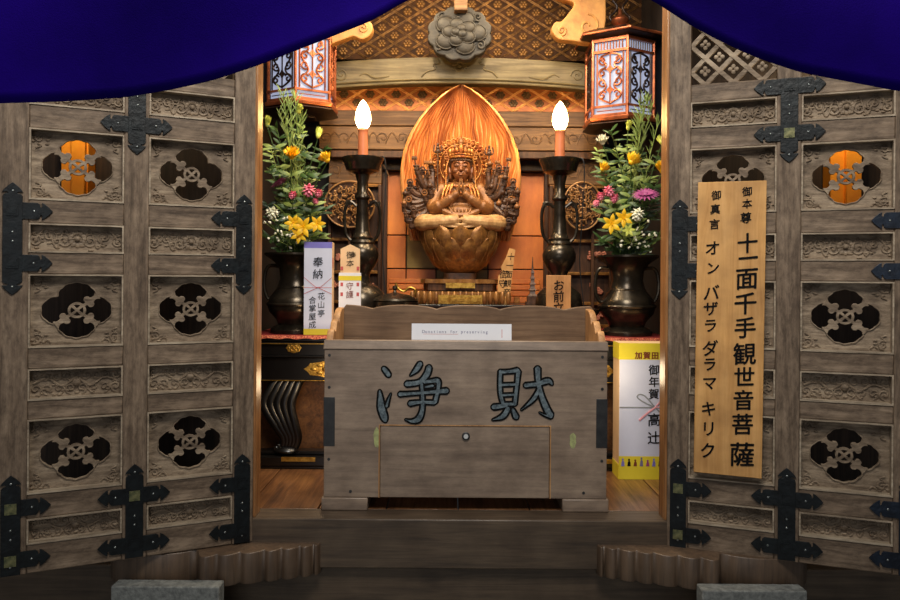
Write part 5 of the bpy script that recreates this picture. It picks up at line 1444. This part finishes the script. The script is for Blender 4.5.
tape([(656, 406), (648, 412), (640, 419)], 'rpink', r=.004); tape([(656, 406), (662, 399), (668, 391)], 'rpink', r=.003); tape([(656, 406), (672, 406), (689, 406)], 'rpink')
rnd = random.Random(9)
cols_ = ['purple', 'ink', 'inkb', 'inkg', 'fpur']
for i in range(9):
    x, z = gb(624+6.2*i, 465); h2 = rnd.uniform(6, 9)*kg
    mb = MB(); mb.plate([[(x-.006, z), (x-.004, z+h2*.6), (x, z+h2*.8), (x+.005, z+h2*.6), (x+.006, z)]], -.002, -.0013); mb.plate([[(x+.0035*cos(a), z+h2*.9+.0045*sin(a)) for a in [q*PI/4 for q in range(8)]]], -.002, -.0013)
    mb.build('printed_figure', cols_[i % 5], t)

# ------------------------------------------------------------------ long sign board on the right door
ang = ANG[1]
def door_pt(u, off, z): # a point in front of the right door face
    return Vector((HRX+u*cos(ang)+off*sin(ang), 2.2+u*sin(ang)-off*cos(ang), z))
# board corners in the picture: (697,181)-(765,178) top, (694,471)-(763,476) bottom
t = thing('long_sign_board', 'long pale wooden sign board with two columns of black brush writing on the right door', 'sign board')
Pc = door_pt(.166, .026, 0); dmid = Pc.y; kk = dmid/F
zt_, zb2 = CZ-(179.5-HY)*kk, CZ-(473.5-HY)*kk
t.location = (Pc.x, Pc.y, zb2); t.rotation_euler = (0, 0, ang)
H = zt_-zb2; bw = .181
Rt = Matrix.Rotation(math.radians(.5), 4, 'Y')
MB().box(-bw/2, bw/2, 0, .014, 0, H, Rt).build('board', 'plank', t, bevel=.0015)
def bx_(px): return (px-730.5)/69*bw
def bz_(py): return (473.5-py)*kk
rnd = random.Random(2)
mb = MB()
for txt, px, items in (('', 0, []),): pass
right_col = [('御', 746, 190, 9.5), ('本', 746, 202, 9.5), ('尊', 745, 216, 11), ('十', 747, 241, 20), ('一', 748, 256, 20), ('面', 747, 276, 22), ('千', 746, 301, 22), ('手', 746, 325, 21), ('観', 746, 351, 22), ('世', 746, 374, 20), ('音', 745.5, 397, 20), ('菩', 745, 421, 21), ('薩', 745, 451, 24)]
left_col = [('御', 715, 193, 9.5), ('真', 714, 207, 10), ('言', 713.5, 222, 10.5), ('オ', 712, 246, 15), ('ン', 712.5, 266, 13.5), ('バ', 711.5, 291, 16), ('ザ', 711, 307, 14.5), ('ラ', 711, 324, 14), ('ダ', 711, 347, 16), ('ラ', 711, 363, 14), ('マ', 711, 382, 14.5), ('キ', 710.5, 408, 15.5), ('リ', 711, 428, 15.5), ('ク', 710.5, 450, 16)]
for ch, px, py, s_ in right_col+left_col:
    sz = s_*kk*1.05
    wx = .95 if ch != '一' else .9
    g = glyph(ch, .02, .018)
    x = bx_(px); z = bz_(py)-sz*.38
    Mx = Rt @ Matrix.Translation((x, -.0006, z)) @ Matrix(((sz*wx,0,0,0),(0,.06,0,0),(.09*sz,0,sz,0),(0,0,0,1)))
    mb.mesh(g, Mx)
mb.build('brush_writing', 'ink', t)
# board hangs from a small peg
tag(MB().tube([tuple(door_pt(.166, .002, zt_-.02)), tuple(door_pt(.166, .0115, zt_-.02))], .004, 10).build('hanging_nail', 'iron'), 'small iron nail behind the top of the long sign board', 'nail')

# ------------------------------------------------------------------ purple curtain
DCu = 1.0
edge = [(-120, 104), (-60, 103), (0, 100.5), (60, 97.5), (120, 93), (165, 86), (210, 77), (258, 62.5), (319, 40), (370, 20), (403, 0), (440, -18), (480, -30), (530, -36), (580, -30), (620, -18), (655, 0), (693, 25), (727, 43), (760, 58), (800, 72), (847, 82), (890, 91), (940, 97), (1020, 100)]
def edge_y(px):
    for (a, b), (c, d) in zip(edge, edge[1:]):
        if px <= c:
            return b+(d-b)*(px-a)/(c-a)
    return edge[-1][1]
cu = thing('shrine_curtain', 'deep purple shrine curtain swagged up in the middle across the top of the opening', 'curtain', (0, DCu, 2.3))
ks_ = DCu/F
v = []; f = []; nx, nz = 300, 40
es = [edge_y(-110+1120*i/nx) for i in range(nx+1)]
for _ in range(5): es = [es[0]]+[(es[i-1]+2*es[i]+es[i+1])/4 for i in range(1, nx)]+[es[-1]]
for i in range(nx+1):
    px = -110+1120*i/nx; ye = es[i]+(450-px)*.0085+.5; zb = CZ-(ye-HY)*ks_; zt = 2.32
    for j in range(nz+1):
        t_ = j/nz; z = zb+(zt-zb)*t_; x = (px-450)*ks_
        dx = x-.105; rr = math.hypot(dx, z-1.95); aa = math.atan2(z-1.95, dx)
        fold = .012*sin(aa*9+.7*sin(rr*3))*min(1, abs(dx)*1.5)+.006*sin(x*9+z*7)
        v.append((x, fold, z-2.3))
for i in range(nx):
    for j in range(nz): a = i*(nz+1)+j; f.append((a, a+1, a+nz+2, a+nz+1))
c = MB().add(v, f).build('curtain_cloth', 'curtain', cu, smooth=180); sd = c.modifiers.new('thickness', 'SOLIDIFY'); sd.thickness = .003
MB().tube([((-110-450)*ks_, 0, .02), ((1010-450)*ks_, 0, .02)], .012, 10).build('curtain_rod', 'brown', cu)
tie = MB(); tie.tube([(.105+.03*cos(a), -.02+.03*sin(a), -.34) for a in [2*PI*i/16 for i in range(16)]], .008, 8, closed=True); tie.build('tie_cord', 'purple', cu)
